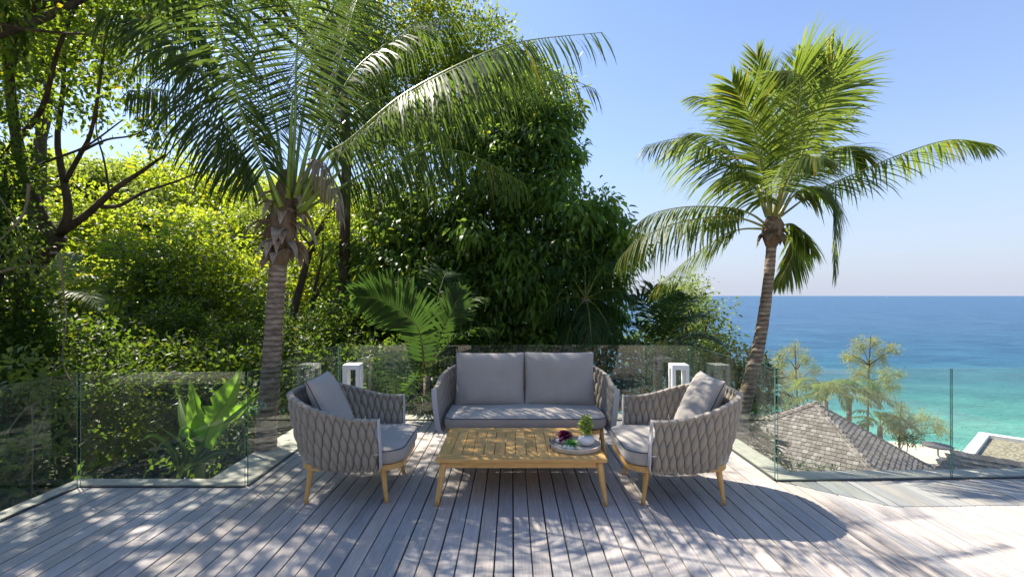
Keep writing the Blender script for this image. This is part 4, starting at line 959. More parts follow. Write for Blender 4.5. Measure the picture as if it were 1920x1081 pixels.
# slender forked sapling right of the left palm trunk
Ys = 9.5; sb = gp(540, Ys); sp_ = empty('forked_tree', sb, label='slender forked tree standing right of the left palm trunk', cat='tree')
PS = lambda *a: P(*a) - sb
for k, (pts, r0, r1) in enumerate([([(535, 700, Ys), (548, 600, Ys), (565, 530, Ys), (585, 460, Ys), (608, 415, Ys), (635, 380, Ys)], .10, .035), ([(572, 620, Ys), (600, 540, 9.6), (640, 490, 9.7)], .05, .012), ([(580, 600, Ys), (590, 540, 9.3), (604, 480, 9.2), (606, 420, 9.1)], .045, .012), ([(590, 470, Ys), (560, 430, 9.5), (545, 380, 9.4)], .03, .01)]):
    b = MB(); b.tube(crv([PS(*p) for p in pts], 14), [r0 + (r1 - r0) * i / 13 for i in range(14)], 8); b.build('trunk' if k == 0 else 'limb', M['bark_dark'], sp_, smooth=True)
bl = [blob(*q) for q in ((630, 390, 9.5, 30), (560, 400, 9.4, 30), (640, 480, 9.6, 26), (600, 430, 9.2, 26))]
V, Fc = crown_leaves(np.random.default_rng(12), bl, 45, .09, .045, per=9, rc=.15); link('crown', np_mesh('crown', V - np.array(sb)[None], Fc), M['sunny'], sp_, kind='stuff')

# shrubs of the shaded understorey
SH = [
 ('dark shrub behind the far left glass panel', [(20, 700, 6.0, 60), (-60, 740, 5.4, 80), (70, 640, 6.3, 55), (10, 800, 5.6, 60), (-20, 880, 5.0, 70)], 'shade', .075),
 ('shrub left of the banana plant behind the glass', [(180, 650, 6.8, 65), (230, 720, 6.4, 60), (150, 760, 6.0, 60), (230, 830, 6.0, 60), (120, 700, 6.5, 50)], 'shade', .075),
 ('shrub behind the banana leaves', [(330, 690, 7.4, 65), (400, 720, 7.0, 60), (300, 780, 7.0, 60), (450, 700, 7.4, 50)], 'shade', .08),
 ('low dark shrub right of the banana plant', [(440, 800, 6.0, 50), (380, 850, 5.8, 45), (460, 760, 6.4, 45)], 'shade', .075),
 ('small-leaved dark shrub between palm trunk and left lantern', [(570, 640, 7.6, 55), (620, 610, 8.0, 50), (540, 690, 7.4, 45), (600, 700, 7.2, 60), (560, 760, 7, 60), (650, 660, 7.8, 50)], 'shade', .07),
 ('dark shrub behind the left lantern', [(690, 680, 7.4, 50), (720, 740, 7.2, 60), (650, 760, 7.0, 50), (760, 690, 7.6, 50)], 'shade', .075),
 ('dark shrub behind the sofa cushions', [(820, 700, 7.6, 55), (900, 690, 7.8, 55), (980, 700, 7.8, 55), (1060, 710, 7.6, 50)], 'shade', .085),
 ('shaded shrub behind the right end of the sofa', [(1120, 720, 7.8, 50), (1180, 730, 7.6, 45), (1160, 670, 8.2, 40)], 'shade', .085),
 ('green shrub behind the right lantern', [(1200, 740, 7.4, 40), (1340, 760, 7.4, 42), (1290, 770, 7.2, 40), (1230, 650, 9.4, 40), (1320, 660, 9.4, 36), (1240, 720, 7.8, 42), (1290, 710, 8.0, 42), (1215, 680, 8.4, 34), (1270, 660, 8.4, 36)], 'round', .075),
 ('mid-height dark bush at the left behind the vines', [(60, 560, 8, 60), (140, 600, 8, 60), (30, 640, 7.4, 60)], 'jungle', .085),
 ('shadowed bush between the sunlit trees', [(330, 610, 9, 50), (420, 650, 8.8, 50), (480, 640, 9, 40), (250, 640, 8.8, 50), (500, 580, 10, 40)], 'shade', .08),
 ('bush below the forked tree', [(640, 600, 8.8, 45), (700, 610, 8.6, 50), (660, 560, 9.2, 40)], 'shade', .08),
 ('dark bush under the leaning palm', [(1400, 785, 7.2, 34), (1375, 770, 7.4, 36), (1345, 790, 7.4, 32)], 'shade', .075),
]
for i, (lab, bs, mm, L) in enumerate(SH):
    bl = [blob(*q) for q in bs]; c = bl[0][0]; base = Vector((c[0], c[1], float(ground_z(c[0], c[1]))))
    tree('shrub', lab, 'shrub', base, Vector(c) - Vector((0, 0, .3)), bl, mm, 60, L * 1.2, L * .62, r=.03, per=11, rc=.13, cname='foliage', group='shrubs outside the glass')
# bush with yellow tips, round fresh tree
bl = [blob(*q) for q in ((1390, 680, 9, 34), (1350, 690, 9, 32), (1420, 700, 9, 30), (1375, 730, 8.8, 36), (1330, 730, 8.8, 30), (1415, 740, 8.8, 32))]
tree('yellow_bush', 'yellow-tipped bush left of the leaning palm trunk', 'bush', gp(1375, 9), P(1375, 740, 9), bl, 'yellow', 70, .095, .045, r=.05, per=11, rc=.14)
bl = [blob(*q) for q in ((1285, 550, 11, 34), (1330, 580, 11, 30), (1355, 625, 11, 26), (1340, 660, 10.8, 28), (1270, 565, 13, 38), (1305, 590, 13, 36), (1240, 600, 13, 34), (1320, 640, 12.6, 34), (1270, 640, 12.8, 42), (1345, 680, 12, 28), (1300, 545, 13.2, 24), (1350, 655, 12.2, 20), (1235, 555, 13, 22), (1250, 690, 12.4, 50), (1310, 700, 12.2, 45), (1200, 660, 12.6, 45), (1290, 610, 13.4, 40))]
tree('round_tree', 'light green rounded tree against the sea, right of the dark tree', 'tree', gp(1285, 13), P(1285, 680, 12.9), bl, 'round', 34, .11, .055, r=.11, bark='bark_mid', per=9, rc=.2, hollow=.4)

rng = np.random.default_rng(9); n_ = 5200
gxx = rng.uniform(-11, 7.5, n_); gyy = rng.uniform(2, 17, n_); ok = ~((gxx > -4.1) & (gxx < 2.7) & (gyy < 6.5)) & ~((gxx > 2) & (gyy < 4.4)); gxx = gxx[ok]; gyy = gyy[ok]
gz = ground_z(gxx, gyy) + rng.random(len(gxx)) ** 2 * .55; cc_ = np.stack([gxx, gyy, gz], 1); ci = np.repeat(np.arange(len(cc_)), 12)
pos = cc_[ci] + rng.normal(size=(len(ci), 3)) * .13; dd_ = rng.normal(size=(len(ci), 3)); dd_[:, 2] += .3
V, Fc = leaf_arrays(rng, pos, dd_, .13 * rng.uniform(.6, 1.2, len(ci)), .07 * rng.uniform(.7, 1.2, len(ci)))
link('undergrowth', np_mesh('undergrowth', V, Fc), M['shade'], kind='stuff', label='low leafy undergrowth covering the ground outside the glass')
# ---- broad-leafleted palms of the understorey
def low_palm(label, base, tips, mm, lmax, lw, hang, nl=30, trunk=None, head=None, start=.15, upv=.1, seed=0, name='fan_leaved_palm', **kk):
    base = Vector(base); t = empty(name, base, label=label, cat='palm', group='low palms outside the glass'); h = Vector(head) if head is not None else base
    if trunk: b = MB(); b.tube([Vector((0, 0, -.3)), (h - base) * .5, h - base], [trunk * 1.2, trunk, trunk * .9], 10); b.build('trunk', M['palm_bark'], t, smooth=True)
    for i, tip in enumerate(tips):
        e = P(*tip); m1 = h.lerp(e, .4) + Vector((0, 0, (e - h).length * .16)); m2 = h.lerp(e, .75) + Vector((0, 0, (e - h).length * .14))
        ch_ = e - h
        if Vector((ch_.x, ch_.y)).length < abs(ch_.z) * .7: kk['Sref'] = (1, .25, 0)
        else: kk.pop('Sref', None)
        add_frond(t, [h, m1, m2, e], mm, 'petiole2', nl=nl, lmax=lmax * (.85 + .3 * ((i * 37) % 10) / 10), lw=lw * (.60 if lw > .03 else 1), jit=.16, hang=hang, start=start, upv=upv, seed=seed + i, r0=.014, segs=3, miss=.02, fw0=22, fw1=55, pw=.3, **kk)
    return t
h0 = P(800, 690, 7.0)
t = low_palm('bright green palm with broad leaflets beside the left lantern', Vector((h0.x, h0.y, float(ground_z(h0.x, h0.y)))), [(905, 560, 7.2), (860, 545, 8.0), (920, 620, 6.6), (760, 520, 8.2), (900, 690, 6.5), (840, 510, 7.8)], 'areca_d', .50, .05, .22, nl=34, head=h0, trunk=.05, seed=300)
add_frond(t, [h0 + Vector((0, -.2, -.1)), P(786, 622, 6.6), P(755, 584, 6.5), P(712, 560, 6.5), P(668, 556, 6.5)], 'areca', 'petiole2', nl=42, lmax=.56, lw=.066, hang=.07, start=.08, upv=.05, seed=340, r0=.015, segs=3, miss=0, fw0=20, fw1=50, pw=.55, jit=.04, Sref=(.5, -.3, .8))
add_frond(t, [h0 + Vector((.1, -.2, 0)), P(830, 620, 6.7), P(850, 580, 6.7), P(862, 545, 6.7)], 'areca', 'petiole2', nl=16, lmax=.40, lw=.066, hang=.06, start=.2, upv=.1, seed=341, r0=.012, segs=3, miss=0, fw0=30, fw1=70, pw=.5, jit=.05, Sref=(1, .1, 0))
h1 = P(745, 770, 6.6)
low_palm('dark fern-like palm seen through the glass right of the left lantern', Vector((h1.x, h1.y, float(ground_z(h1.x, h1.y)))), [(800, 690, 6.4), (690, 700, 6.5), (840, 750, 6.4), (730, 660, 6.8), (780, 660, 6.9), (850, 800, 6.4)], 'areca_d', .38, .035, .3, nl=34, head=h1, seed=360)
h2 = P(1235, 660, 7.8)
low_palm('dark green palm with wide upright fronds above the right lantern', Vector((h2.x, h2.y, float(ground_z(h2.x, h2.y)))), [(1265, 545, 7.9), (1225, 540, 8.1), (1195, 555, 8.0), (1345, 640, 7.3), (1330, 595, 8.0), (1180, 610, 7.6), (1300, 565, 8.4), (1170, 660, 7.5), (1340, 670, 7.5), (1280, 560, 7.3), (1360, 650, 7.6), (1300, 600, 7.2)], 'areca', .42, .055, .2, nl=30, head=h2, trunk=.06, seed=400, upv=.3)
h3 = P(1098, 560, 8.0); 
low_palm('shaggy palm with drooping dark fronds and rusty trunk in front of the dark tree', Vector((h3.x, h3.y, float(ground_z(h3.x, h3.y)))), [(1095, 440, 8.2), (1150, 490, 7.6), (1190, 560, 7.6), (1040, 500, 7.8), (1020, 590, 7.7), (1150, 640, 7.5), (1110, 650, 7.3), (1060, 650, 7.5), (1170, 600, 8.2), (1130, 460, 8.6)], 'areca_d', .55, .045, .75, nl=34, head=h3, trunk=.09, seed=430)
h4 = P(100, 560, 8.0)
low_palm('feathery sunlit cycad-like palm at the left among the trees', Vector((h4.x, h4.y, float(ground_z(h4.x, h4.y)))), [(30, 520, 8.0), (180, 520, 8.2), (60, 480, 8.6), (140, 480, 8.4), (190, 580, 7.6), (20, 590, 7.6), (110, 620, 7.4)], 'round', .34, .022, .2, nl=40, head=h4, trunk=.05, seed=460)
h5 = P(1440, 740, 8.6)
low_palm('small spiky palm beside the leaning trunk', Vector((h5.x, h5.y, float(ground_z(h5.x, h5.y)))), [(1415, 700, 8.6), (1460, 710, 8.4), (1480, 740, 8.4), (1410, 750, 8.4), (1445, 690, 8.7), (1455, 755, 8.2), (1420, 760, 8.2)], 'areca', .24, .035, .2, nl=24, head=h5, seed=480)

bl = [blob(*q) for q in ((40, -20, 13, 90), (150, 10, 13.5, 80), (230, -60, 14, 90), (90, 90, 13.5, 70), (-60, 60, 13, 100), (200, 110, 14, 55), (20, 170, 13, 60), (330, -40, 14, 80))]
tree('canopy_tree', 'tall broad crown filling the top left corner behind the forking tree, added to shade the shrubs', 'tree', gp(60, 13.5), P(90, 150, 13.5), bl, 'top', 13, .15, .07, r=.2, per=20, rc=.32, lump=.6, hollow=.2)  # crown added to throw shade on the shrubs nearer the deck
# ---- banana plant and heliconias behind the left glass
def blade(base, pts, wmax, seed, t, m_='banana', name='leaf', notch=.25):
    rn = random.Random(seed); n = 22; C = crv([Vector(p) for p in pts], n); vs = []; fs = []; ch = (C[-1] - C[0]).normalized()
    side = ch.cross(Vector((0, 1, 0)) if abs(ch.y) < .8 else UP); side.normalize(); fl = rn.uniform(-.5, .5)
    for i, c in enumerate(C):
        u = i / (n - 1); T = (C[min(i + 1, n - 1)] - C[max(i - 1, 0)]).normalized(); s = (side - T * side.dot(T)).normalized(); s = Matrix.Rotation(fl * u, 3, T) @ s; nn = T.cross(s)
        w_ = wmax * max(.02, math.sin(math.pi * min(1, (u + .04)) ** .8)) ** .7 if u > .14 else .012
        wl, wr_ = w_ * (1 - (rn.random() < notch) * rn.uniform(.1, .5)), w_ * (1 - (rn.random() < notch) * rn.uniform(.1, .5))
        vs += [c - s * wl * .5 + nn * wl * .16, c - s * wl * .25 + nn * wl * .12, c, c + s * wr_ * .25 + nn * wr_ * .12, c + s * wr_ * .5 + nn * wr_ * .16]
    for i in range(n - 1):
        for k in range(4): fs.append((i * 5 + k, i * 5 + k + 1, (i + 1) * 5 + k + 1, (i + 1) * 5 + k))
    b = MB(); off = t.location; b.add([v - off for v in vs], fs); b.tube([c - off - Vector((0, 0, .004)) for c in C], [.014 * (1 - .8 * i / (n - 1)) for i in range(n)], 6, 1)
    return b.build(name, [M[m_], M['petiole']], t, smooth=False)
bb_ = P(375, 862, 5.3)
bn = empty('banana_plant', (bb_.x, bb_.y, float(ground_z(bb_.x, bb_.y))), label='banana plant with broad glowing leaves behind the left glass panel', cat='plant')
b = MB(); b.tube([(0, 0, -.2), (0, 0, bb_.z - bn.location.z + .1), (.01, 0, bb_.z - bn.location.z + .35)], [.07, .05, .03], 10); b.build('stem', M['petiole'], bn, smooth=True)
for i, (pts, wd) in enumerate([(Q((378, 850, 5.3), (376, 810, 5.3), (368, 760, 5.25), (356, 710, 5.2)), .24), (Q((378, 850, 5.3), (392, 800, 5.2), (430, 745, 5.1), (458, 680, 5.0)), .36), (Q((380, 850, 5.35), (410, 800, 5.5), (450, 765, 5.6), (485, 735, 5.7)), .17),
      (Q((372, 850, 5.3), (360, 810, 5.2), (345, 800, 5.1), (330, 830, 5.0)), .14), (Q((372, 850, 5.35), (350, 790, 5.6), (335, 740, 5.9)), .16)]):
    blade(bb_, pts, wd, 50 + i, bn)
hb = P(335, 880, 5.0)
hn = empty('heliconia', (hb.x, hb.y, float(ground_z(hb.x, hb.y))), label='low plant with long narrow leaves at the foot of the banana plant', cat='plant')
for i, pts in enumerate([Q((335, 885, 5.0), (320, 840, 4.95), (290, 815, 4.9), (255, 830, 4.85)), Q((335, 885, 5.0), (330, 850, 4.8), (305, 830, 4.75), (285, 860, 4.7)), Q((337, 885, 5.0), (350, 850, 4.9), (330, 820, 4.9), (300, 800, 4.9)), Q((340, 885, 5.1), (400, 850, 5.0), (440, 845, 5.0)), Q((340, 885, 5.1), (380, 850, 5.2), (395, 830, 5.3))]):
    blade(hb, pts, .085, 80 + i, hn, 'areca')
h6 = P(440, 860, 5.2); h7 = P(250, 860, 5.4)
for i, (h_, lab) in enumerate(((P(1425, 868, 6.4), 'low bright ground plant beside the shingle roof'),)):
    low_palm(lab, Vector((h_.x, h_.y, float(ground_z(h_.x, h_.y)))), [(P_x, P_y, h_.y + dy) for (P_x, P_y, dy) in [((h_.x * F / h_.y + 960) + a, 554 - (h_.z - 1.65) * F / h_.y + c, d_) for a, c, d_ in ((-50, -30, 0), (45, -40, .1), (0, -60, .2), (-30, -55, -.2), (55, 0, -.2), (-60, 10, 0), (20, -50, -.2))]], 'areca', .2, .03, .3, nl=16, head=h_, seed=500 + 10 * i, name='ground_plant')

# dry vine twigs hanging in front at the far left
vt = empty('hanging_vine', P(110, 470, 5.6), label='pale dry vine twigs hanging at the far left in front of the bushes', cat='vine')
for k, (pts, r0) in enumerate([([(95, 475, 5.6), (112, 480, 5.6), (120, 560, 5.6), (125, 600, 5.5), (118, 680, 5.4), (150, 740, 5.2)], .012), ([(0, 510, 5.6), (40, 500, 5.6), (90, 500, 5.6)], .018), ([(55, 345, 5.8), (48, 390, 5.8), (30, 420, 5.7), (-10, 460, 5.6)], .02), ([(60, 760, 4.6), (62, 820, 4.6), (60, 930, 4.5)], .009), ([(0, 830, 4.6), (45, 770, 4.6), (95, 740, 4.6)], .008), ([(45, 870, 4.6), (75, 800, 4.6), (90, 760, 4.6)], .006), ([(0, 370, 5.8), (30, 420, 5.7), (60, 500, 5.6)], .009), ([(122, 660, 5.4), (100, 690, 5.4), (85, 760, 5.2)], .006)]):
    b = MB(); b.tube(crv([P(*p) - vt.location for p in pts], 16), [r0 * (1 - .5 * i / 15) for i in range(16)], 6); b.build('twig', M['twig'], vt, smooth=True)
bl = [blob(*q) for q in ((60, 720, 4.8, 26), (100, 700, 5.0, 26), (20, 700, 4.8, 30), (0, 860, 4.5, 22), (60, 480, 5.6, 26), (20, 470, 5.6, 30), (90, 830, 4.7, 16), (110, 760, 4.8, 18))]
V, Fc = crown_leaves(np.random.default_rng(21), bl, 70, .085, .055, per=7, rc=.12); link('leaves', np_mesh('leaves', V - np.array(vt.location)[None], Fc), M['round'], vt, kind='stuff')
# strands of a higher palm hanging into the top left corner
hp = empty('overhanging_palm', (-4.6, 3.9, float(ground_z(-4.6, 3.9))), label='out-of-focus hanging frond tips in the top left corner', cat='palm')
b = MB(); b.tube([(0, 0, -.3), (-.1, 0, 2.6), (-.05, .05, 5.6)], [.16, .13, .12], 12); b.build('trunk', M['palm_bark'], hp, smooth=True)
top_ = Vector((-4.65, 3.95, 4.75))
for i, (az, L, rise) in enumerate([(20, 2.5, .8), (-35, 2.7, .7), (75, 2.4, .9), (130, 2.4, .9), (190, 2.4, .8), (250, 2.4, .8), (300, 2.5, .7)]):
    a = math.radians(az); o = Vector((math.cos(a), math.sin(a), 0)); pts = [top_, top_ + o * L * .3 + UP * rise * .9, top_ + o * L * .65 + UP * rise * .9, top_ + o * L + UP * -.1]
    add_frond(hp, pts, 'coco', 'petiole', nl=64, lmax=.62, lw=.036, hang=.8, seed=700 + i)

# ================================================================== HOUSES BELOW
def shingle_face(t, A, B, C, pitchc, wid, seed, thick=.022, keep=300, quad=None):
    """shingle a planar polygon with eave A->B; rows climb towards C. Returns lists of transforms"""
    A, B, C = map(Vector, (A, B, C)); e = (B - A).normalized(); nrm_ = (B - A).cross(C - A).normalized()
    if nrm_.z < 0: nrm_ = -nrm_
    up = nrm_.cross(e).normalized()
    if up.z < 0: up = -up
    poly = quad or [A, B, C]; p2 = [((p - A).dot(e), (p - A).dot(up)) for p in map(Vector, poly)]
    def span(v):
        xs = []
        for i in range(len(p2)):
            (x0, y0), (x1, y1) = p2[i], p2[(i + 1) % len(p2)]
            if (y0 - v) * (y1 - v) < 0 or (y0 == v): xs.append(x0 + (x1 - x0) * (v - y0) / (y1 - y0 + 1e-9))
        return (min(xs), max(xs)) if len(xs) >= 2 else None
    rn = random.Random(seed); H = max(y for _, y in p2); out_ = []; r = 0; v = 0.02
    while v < H:
        s = span(v)
        if s:
            x = s[0] - rn.random() * wid
            while x < s[1]:
                w_ = wid * rn.uniform(.8, 1.25); a = max(x, s[0]); b_ = min(x + w_, s[1])
                if b_ - a > .05: out_.append((A + e * ((a + b_) / 2) + up * (v + rn.uniform(-.012, .012)) + nrm_ * rn.uniform(.0, .008), e, up, nrm_, b_ - a - .012))
                x += w_
        v += pitchc; r += 1
    return out_
def build_roof(t, faces, pitchc, wid, thick=.026):
    items = []
    for i, fc in enumerate(faces): items += shingle_face(t, *fc[:3], pitchc, wid, i + 3, quad=fc[3] if len(fc) > 3 else None)
    cam_ = Vector((0, 0, 1.65))
    def seen(q):
        p = q[0]; v = p - cam_; px = 960 + F * v.x / v.y; py = 554 - F * v.z / v.y
        vis = (1400 < px < 1925 and 600 < py < 893 and (cam_ - p).dot(q[3]) > 0); return (0 if vis else 1, v.length)
    items.sort(key=seen); Lc = pitchc * 1.25
    base = MB(); base.add([(-.5, -.0, .004), (.5, 0, .004), (.5, Lc, -.006), (-.5, Lc, -.006), (-.5, 0, .004 + thick), (.5, 0, .004 + thick), (.5, Lc, .002), (-.5, Lc, .002)], [(4, 5, 6, 7), (0, 1, 5, 4), (1, 2, 6, 5), (3, 0, 4, 7), (2, 3, 7, 6), (3, 2, 1, 0)])
    me = base.mesh('shingle')
    rest = MB()
    for k, (p, e, up, nn, w_) in enumerate(items):
        if k < 300:
            o = link('shingle', me, M['shingle'], t); R = Matrix((e, up, nn)).transposed().to_4x4()
            o.matrix_local = Matrix.Translation(p - t.location) @ R @ Matrix.Diagonal((w_, 1, 1, 1))
        else:
            R = Matrix((e, up, nn)).transposed(); rest.add([(p - t.location) + R @ Vector((v[0] * w_, v[1], v[2])) for v in base.v], base.f)
    if rest.v: rest.build('shingles', M['shingle'], t, kind='stuff')
def slab(t, pts, name, m_, dz=.12):
    b = MB(); n = len(pts); b.add([Vector(p) - t.location for p in pts] + [Vector(p) - t.location - Vector((0, 0, dz)) for p in pts], [tuple(range(n)), tuple(range(2 * n - 1, n - 1, -1))] + [(i, i + n, (i + 1) % n + n, (i + 1) % n) for i in range(n)])
    return b.build(name, M[m_], t)
A = P(1529, 755, 20); Nn = Vector((13.2, 14.5, -6.02)); Rr = Vector((18.7, 20.2, -6.02)); Ll = Vector((6.9, 21.6, -6.0)); Bk = Vector((12.9, 27.0, -6.05))
h = empty('shingle_roof_house', (13.2, 20.5, -8.6), label='house below the terrace with a grey-brown hipped shingle roof', cat='house')
b = MB(); o_ = h.location
cor = [Nn, Rr, Bk, Ll]; apx = A
b.add([p - o_ for p in (apx, Nn, Rr, Bk, Ll)], [(0, 1, 2), (0, 2, 3), (0, 3, 4), (0, 4, 1)]); b.build('roof_deck', M['under'], h)
build_roof(h, [(Ll, Nn, A), (Nn, Rr, A), (Rr, Bk, A), (Bk, Ll, A)], .185, .17)
b = MB()
for p in cor:   # ridge caps on the hips
    n_ = 22
    for i in range(n_):
        q0 = p.lerp(apx, i / n_) + Vector((0, 0, .035)); q1 = p.lerp(apx, (i + 1.18) / n_) + Vector((0, 0, .03)); d = (q1 - q0).normalized(); s = d.cross(UP).normalized()
        for sg in (-1, 1):
            w_ = s * sg * .13 - UP * .075; b.add([x - o_ for x in (q0, q1, q1 + w_, q0 + w_, q0 + UP * .02, q1 + UP * .02, q1 + w_ + UP * .02, q0 + w_ + UP * .02)], [(4, 5, 6, 7), (0, 4, 7, 3), (3, 7, 6, 2), (0, 1, 5, 4)])
b.build('hip_cap', M['shingle'], h, kind='stuff')
wc = [p.lerp(sum(cor, Vector()) / 4, .14) for p in cor]; b = MB(); b.add([Vector((p.x, p.y, -6.05)) - o_ for p in wc] + [Vector((p.x, p.y, -10.5)) - o_ for p in wc], [(i, (i + 1) % 4, (i + 1) % 4 + 4, i + 4) for i in range(4)]); b.build('wall', M['wall'], h)
# second roof, nearer, lower right
A2 = P(1787, 849, 16); E2 = A2 + Vector((9.0, 1.0, -1.75)); L2 = Vector((10.2, 13.4, -5.5)); L3 = L2 + (E2 - A2); B2 = A2 + Vector((5.2, 4.2, -2.3)); B3 = B2 + (E2 - A2)
h = empty('shingle_roof_house', (17, 15, -8.5), label='near shingle roof at the bottom right corner beside the glass joint', cat='house'); o_ = h.location
b = MB(); b.add([p - o_ - Vector((0, 0, .02)) for p in (L2, L3, E2, A2, B2, B3)], [(0, 1, 2, 3), (3, 2, 5, 4), (0, 3, 4)]); b.build('roof_deck', M['under'], h)
E2p = L3 + (E2 - L3)
build_roof(h, [(L2, L3, A2, [L2, L3, E2, A2]), (B2, L2, A2)], .17, .26)
b = MB(); b.add([Vector((p.x, p.y, p.z - .1)) - o_ for p in (L2, L3, B3, B2)] + [Vector((p.x, p.y, -9)) - o_ for p in (L2, L3, B3, B2)], [(i, (i + 1) % 4, (i + 1) % 4 + 4, i + 4) for i in range(4)]); b.build('wall', M['wall'], h)
# flat gravel roof with white parapet
cr = P(1836, 809, 30); d1 = Vector((-.786, -.618, 0)); d2 = Vector((.80, -.60, 0)); d2 = Vector((.72, -.69, 0)).normalized()
h = empty('flat_roof_house', (31, 25, -12), label='white house with flat gravel roof and white parapet at the right edge', cat='house'); o_ = h.location
def para(a, c, inw, wd, name='parapet', hh=.5):
    slab(h, [a, c, c + inw * wd, a + inw * wd], name, 'parapet', hh)
L1_, L2_ = 8.0, 13.0
para(cr, cr + d1 * L1_, d2, .5); para(cr + d2 * .502, cr + d2 * L2_, d1, .5)
para(cr + d2 * (L2_ - .5) + d1 * .502, cr + d2 * (L2_ - .5) + d1 * L1_, d2, .5); para(cr + d1 * (L1_ - .5) + d2 * .502, cr + d1 * (L1_ - .5) + d2 * (L2_ - .502), d1, .5)
g0 = cr - Vector((0, 0, .22)); slab(h, [g0 + d1 * .5 + d2 * .5, g0 + d1 * (L1_ - .5) + d2 * .5, g0 + d1 * (L1_ - .5) + d2 * (L2_ - .5), g0 + d1 * .5 + d2 * (L2_ - .5)], 'gravel_bed', 'gravel', .1)
g0 = cr - Vector((0, 0, .5)); slab(h, [g0 + d1 * .06 + d2 * .06, g0 + d1 * (L1_ - .06) + d2 * .06, g0 + d1 * (L1_ - .06) + d2 * (L2_ - .06), g0 + d1 * .06 + d2 * (L2_ - .06)], 'wall', 'wall', 5.5)
# terrace with round table
tz = -7.3
e0 = empty('lower_terrace', (23, 25.5, tz), kind='structure', label='pale paved terrace between the houses below')
slab(e0, [(20.2, 28.6, tz), (23.6, 28.2, tz), (26.0, 26.6, tz), (21.4, 22.6, tz), (19.0, 22.4, tz), (18.9, 25.5, tz)], 'paving', 'sand', 2.5)
tp = P(1757, 834, 25); rt = empty('round_table', (tp.x, tp.y, tz), label='round dark table on a single post on the lower terrace', cat='table')
b = MB(); b.lathe([(.01, tp.z - tz - .06), (.66, tp.z - tz - .06), (.69, tp.z - tz - .03), (.68, tp.z - tz), (.01, tp.z - tz + .005)], n=36); b.build('tabletop', simple('slatted_dark_top', (.13, .11, .10), .6, var=.2, scale=5), rt)
b = MB(); b.tube(crv([(.05, 0, tp.z - tz - .06), (.05, 0, .45), (.10, 0, .2), (.35, -.1, .03)], 12), .045, 8); b.build('post', M['trim'], rt, smooth=True)
b = MB(); b.lathe([(.28, 0), (.28, .03), (.01, .04)], n=24); bs = b.build('foot', M['trim'], rt); bs.location = (.3, -.1, 0)
# beach strip
b = MB(); pts = [(-60, 108), (0, 112), (30, 116), (70, 118), (140, 112), (200, 96)]; vs = []
for (x, y) in pts: vs += [(x, y - 14, -35.6), (x, y + 9, -40.3)]
b.add(vs, [(2 * i, 2 * i + 2, 2 * i + 3, 2 * i + 1) for i in range(len(pts) - 1)]); b.build('beach', M['beach'], kind='structure', label='sand strip at the foot of the slope')

# ---- casuarinas and palms on the slope below
def casuarina(label, px, Y, top, blobs, seed, dens=80):
    base = gp(px, Y); t = empty('casuarina_tree', base, label=label, cat='tree', group='feathery trees on the slope below'); rn = random.Random(seed); rng = np.random.default_rng(seed)
    tip = P(px, top, Y); b = MB(); C = crv([Vector((0, 0, -.4)), (tip - base) * .5 + Vector((rn.uniform(-.2, .2), 0, 0)), tip - base], 12); b.tube(C, [.085 * (1 - .9 * i / 11) + .012 for i in range(12)], 7); b.build('trunk', M['bark_mid'], t, smooth=True)
    b = MB(); PV = []; PF = []; off = 0
    for (bx, by, br_) in blobs:
        c = np.array(P(bx, by, Y + rn.uniform(-.8, .8))); R = br_ * .85 * Y / F; e = Vector(c) - base; zf = min(max((e.z - R) / (tip - base).z, .2), .92); st = C[int(zf * 11)]
        limb(b, st, e, .03, .008, seed + int(bx), n=7, k=5)
        ncl = int(dens * R * R * 2.2) + 8; u = rng.normal(size=(ncl, 3)); u /= np.linalg.norm(u, axis=1, keepdims=True); rad = rng.random(ncl) ** .6; cc = c[None] + u * rad[:, None] * R * np.array([.9, .9, 1.35])
        per = 12; n = ncl * per; ci = np.repeat(np.arange(ncl), per); pos = cc[ci] + rng.normal(size=(n, 3)) * .09; d = u[ci] * .6 + rng.normal(size=(n, 3)) * .6; d[:, 2] -= .3
        V, Fc = leaf_arrays(rng, pos, d, .24 * rng.uniform(.6, 1.3, n), .026 * rng.uniform(.7, 1.3, n)); PV.append(V); PF.append(Fc + off); off += len(V)
    b.build('branches', M['bark_mid'], t, kind='stuff'); V = np.concatenate(PV) - np.array(base)[None]; link('crown', np_mesh('crown', V, np.concatenate(PF)), M['casu'], t, kind='stuff')
casuarina('tall feathery tree standing up against the sea behind the shingle roof', 1632, 26, 625, [(1612, 645, 16), (1640, 640, 12), (1600, 668, 14), (1650, 670, 16), (1675, 655, 12), (1625, 690, 18), (1660, 700, 18), (1605, 700, 14), (1640, 725, 22), (1670, 725, 18), (1625, 740, 16), (1585, 670, 8), (1685, 700, 8)], 1)
casuarina('pale feathery tree right of the leaning palm trunk', 1490, 28, 640, [(1490, 655, 14), (1465, 670, 16), (1510, 668, 12), (1455, 690, 18), (1490, 700, 20), (1525, 690, 12), (1470, 720, 20), (1510, 725, 16), (1480, 750, 20)], 2)
casuarina('low feathery tree beside the round table', 1690, 24, 752, [(1690, 765, 12), (1680, 790, 18), (1705, 790, 16), (1665, 800, 16), (1730, 785, 14), (1755, 795, 12), (1690, 812, 14), (1720, 805, 14), (1770, 808, 10)], 3)
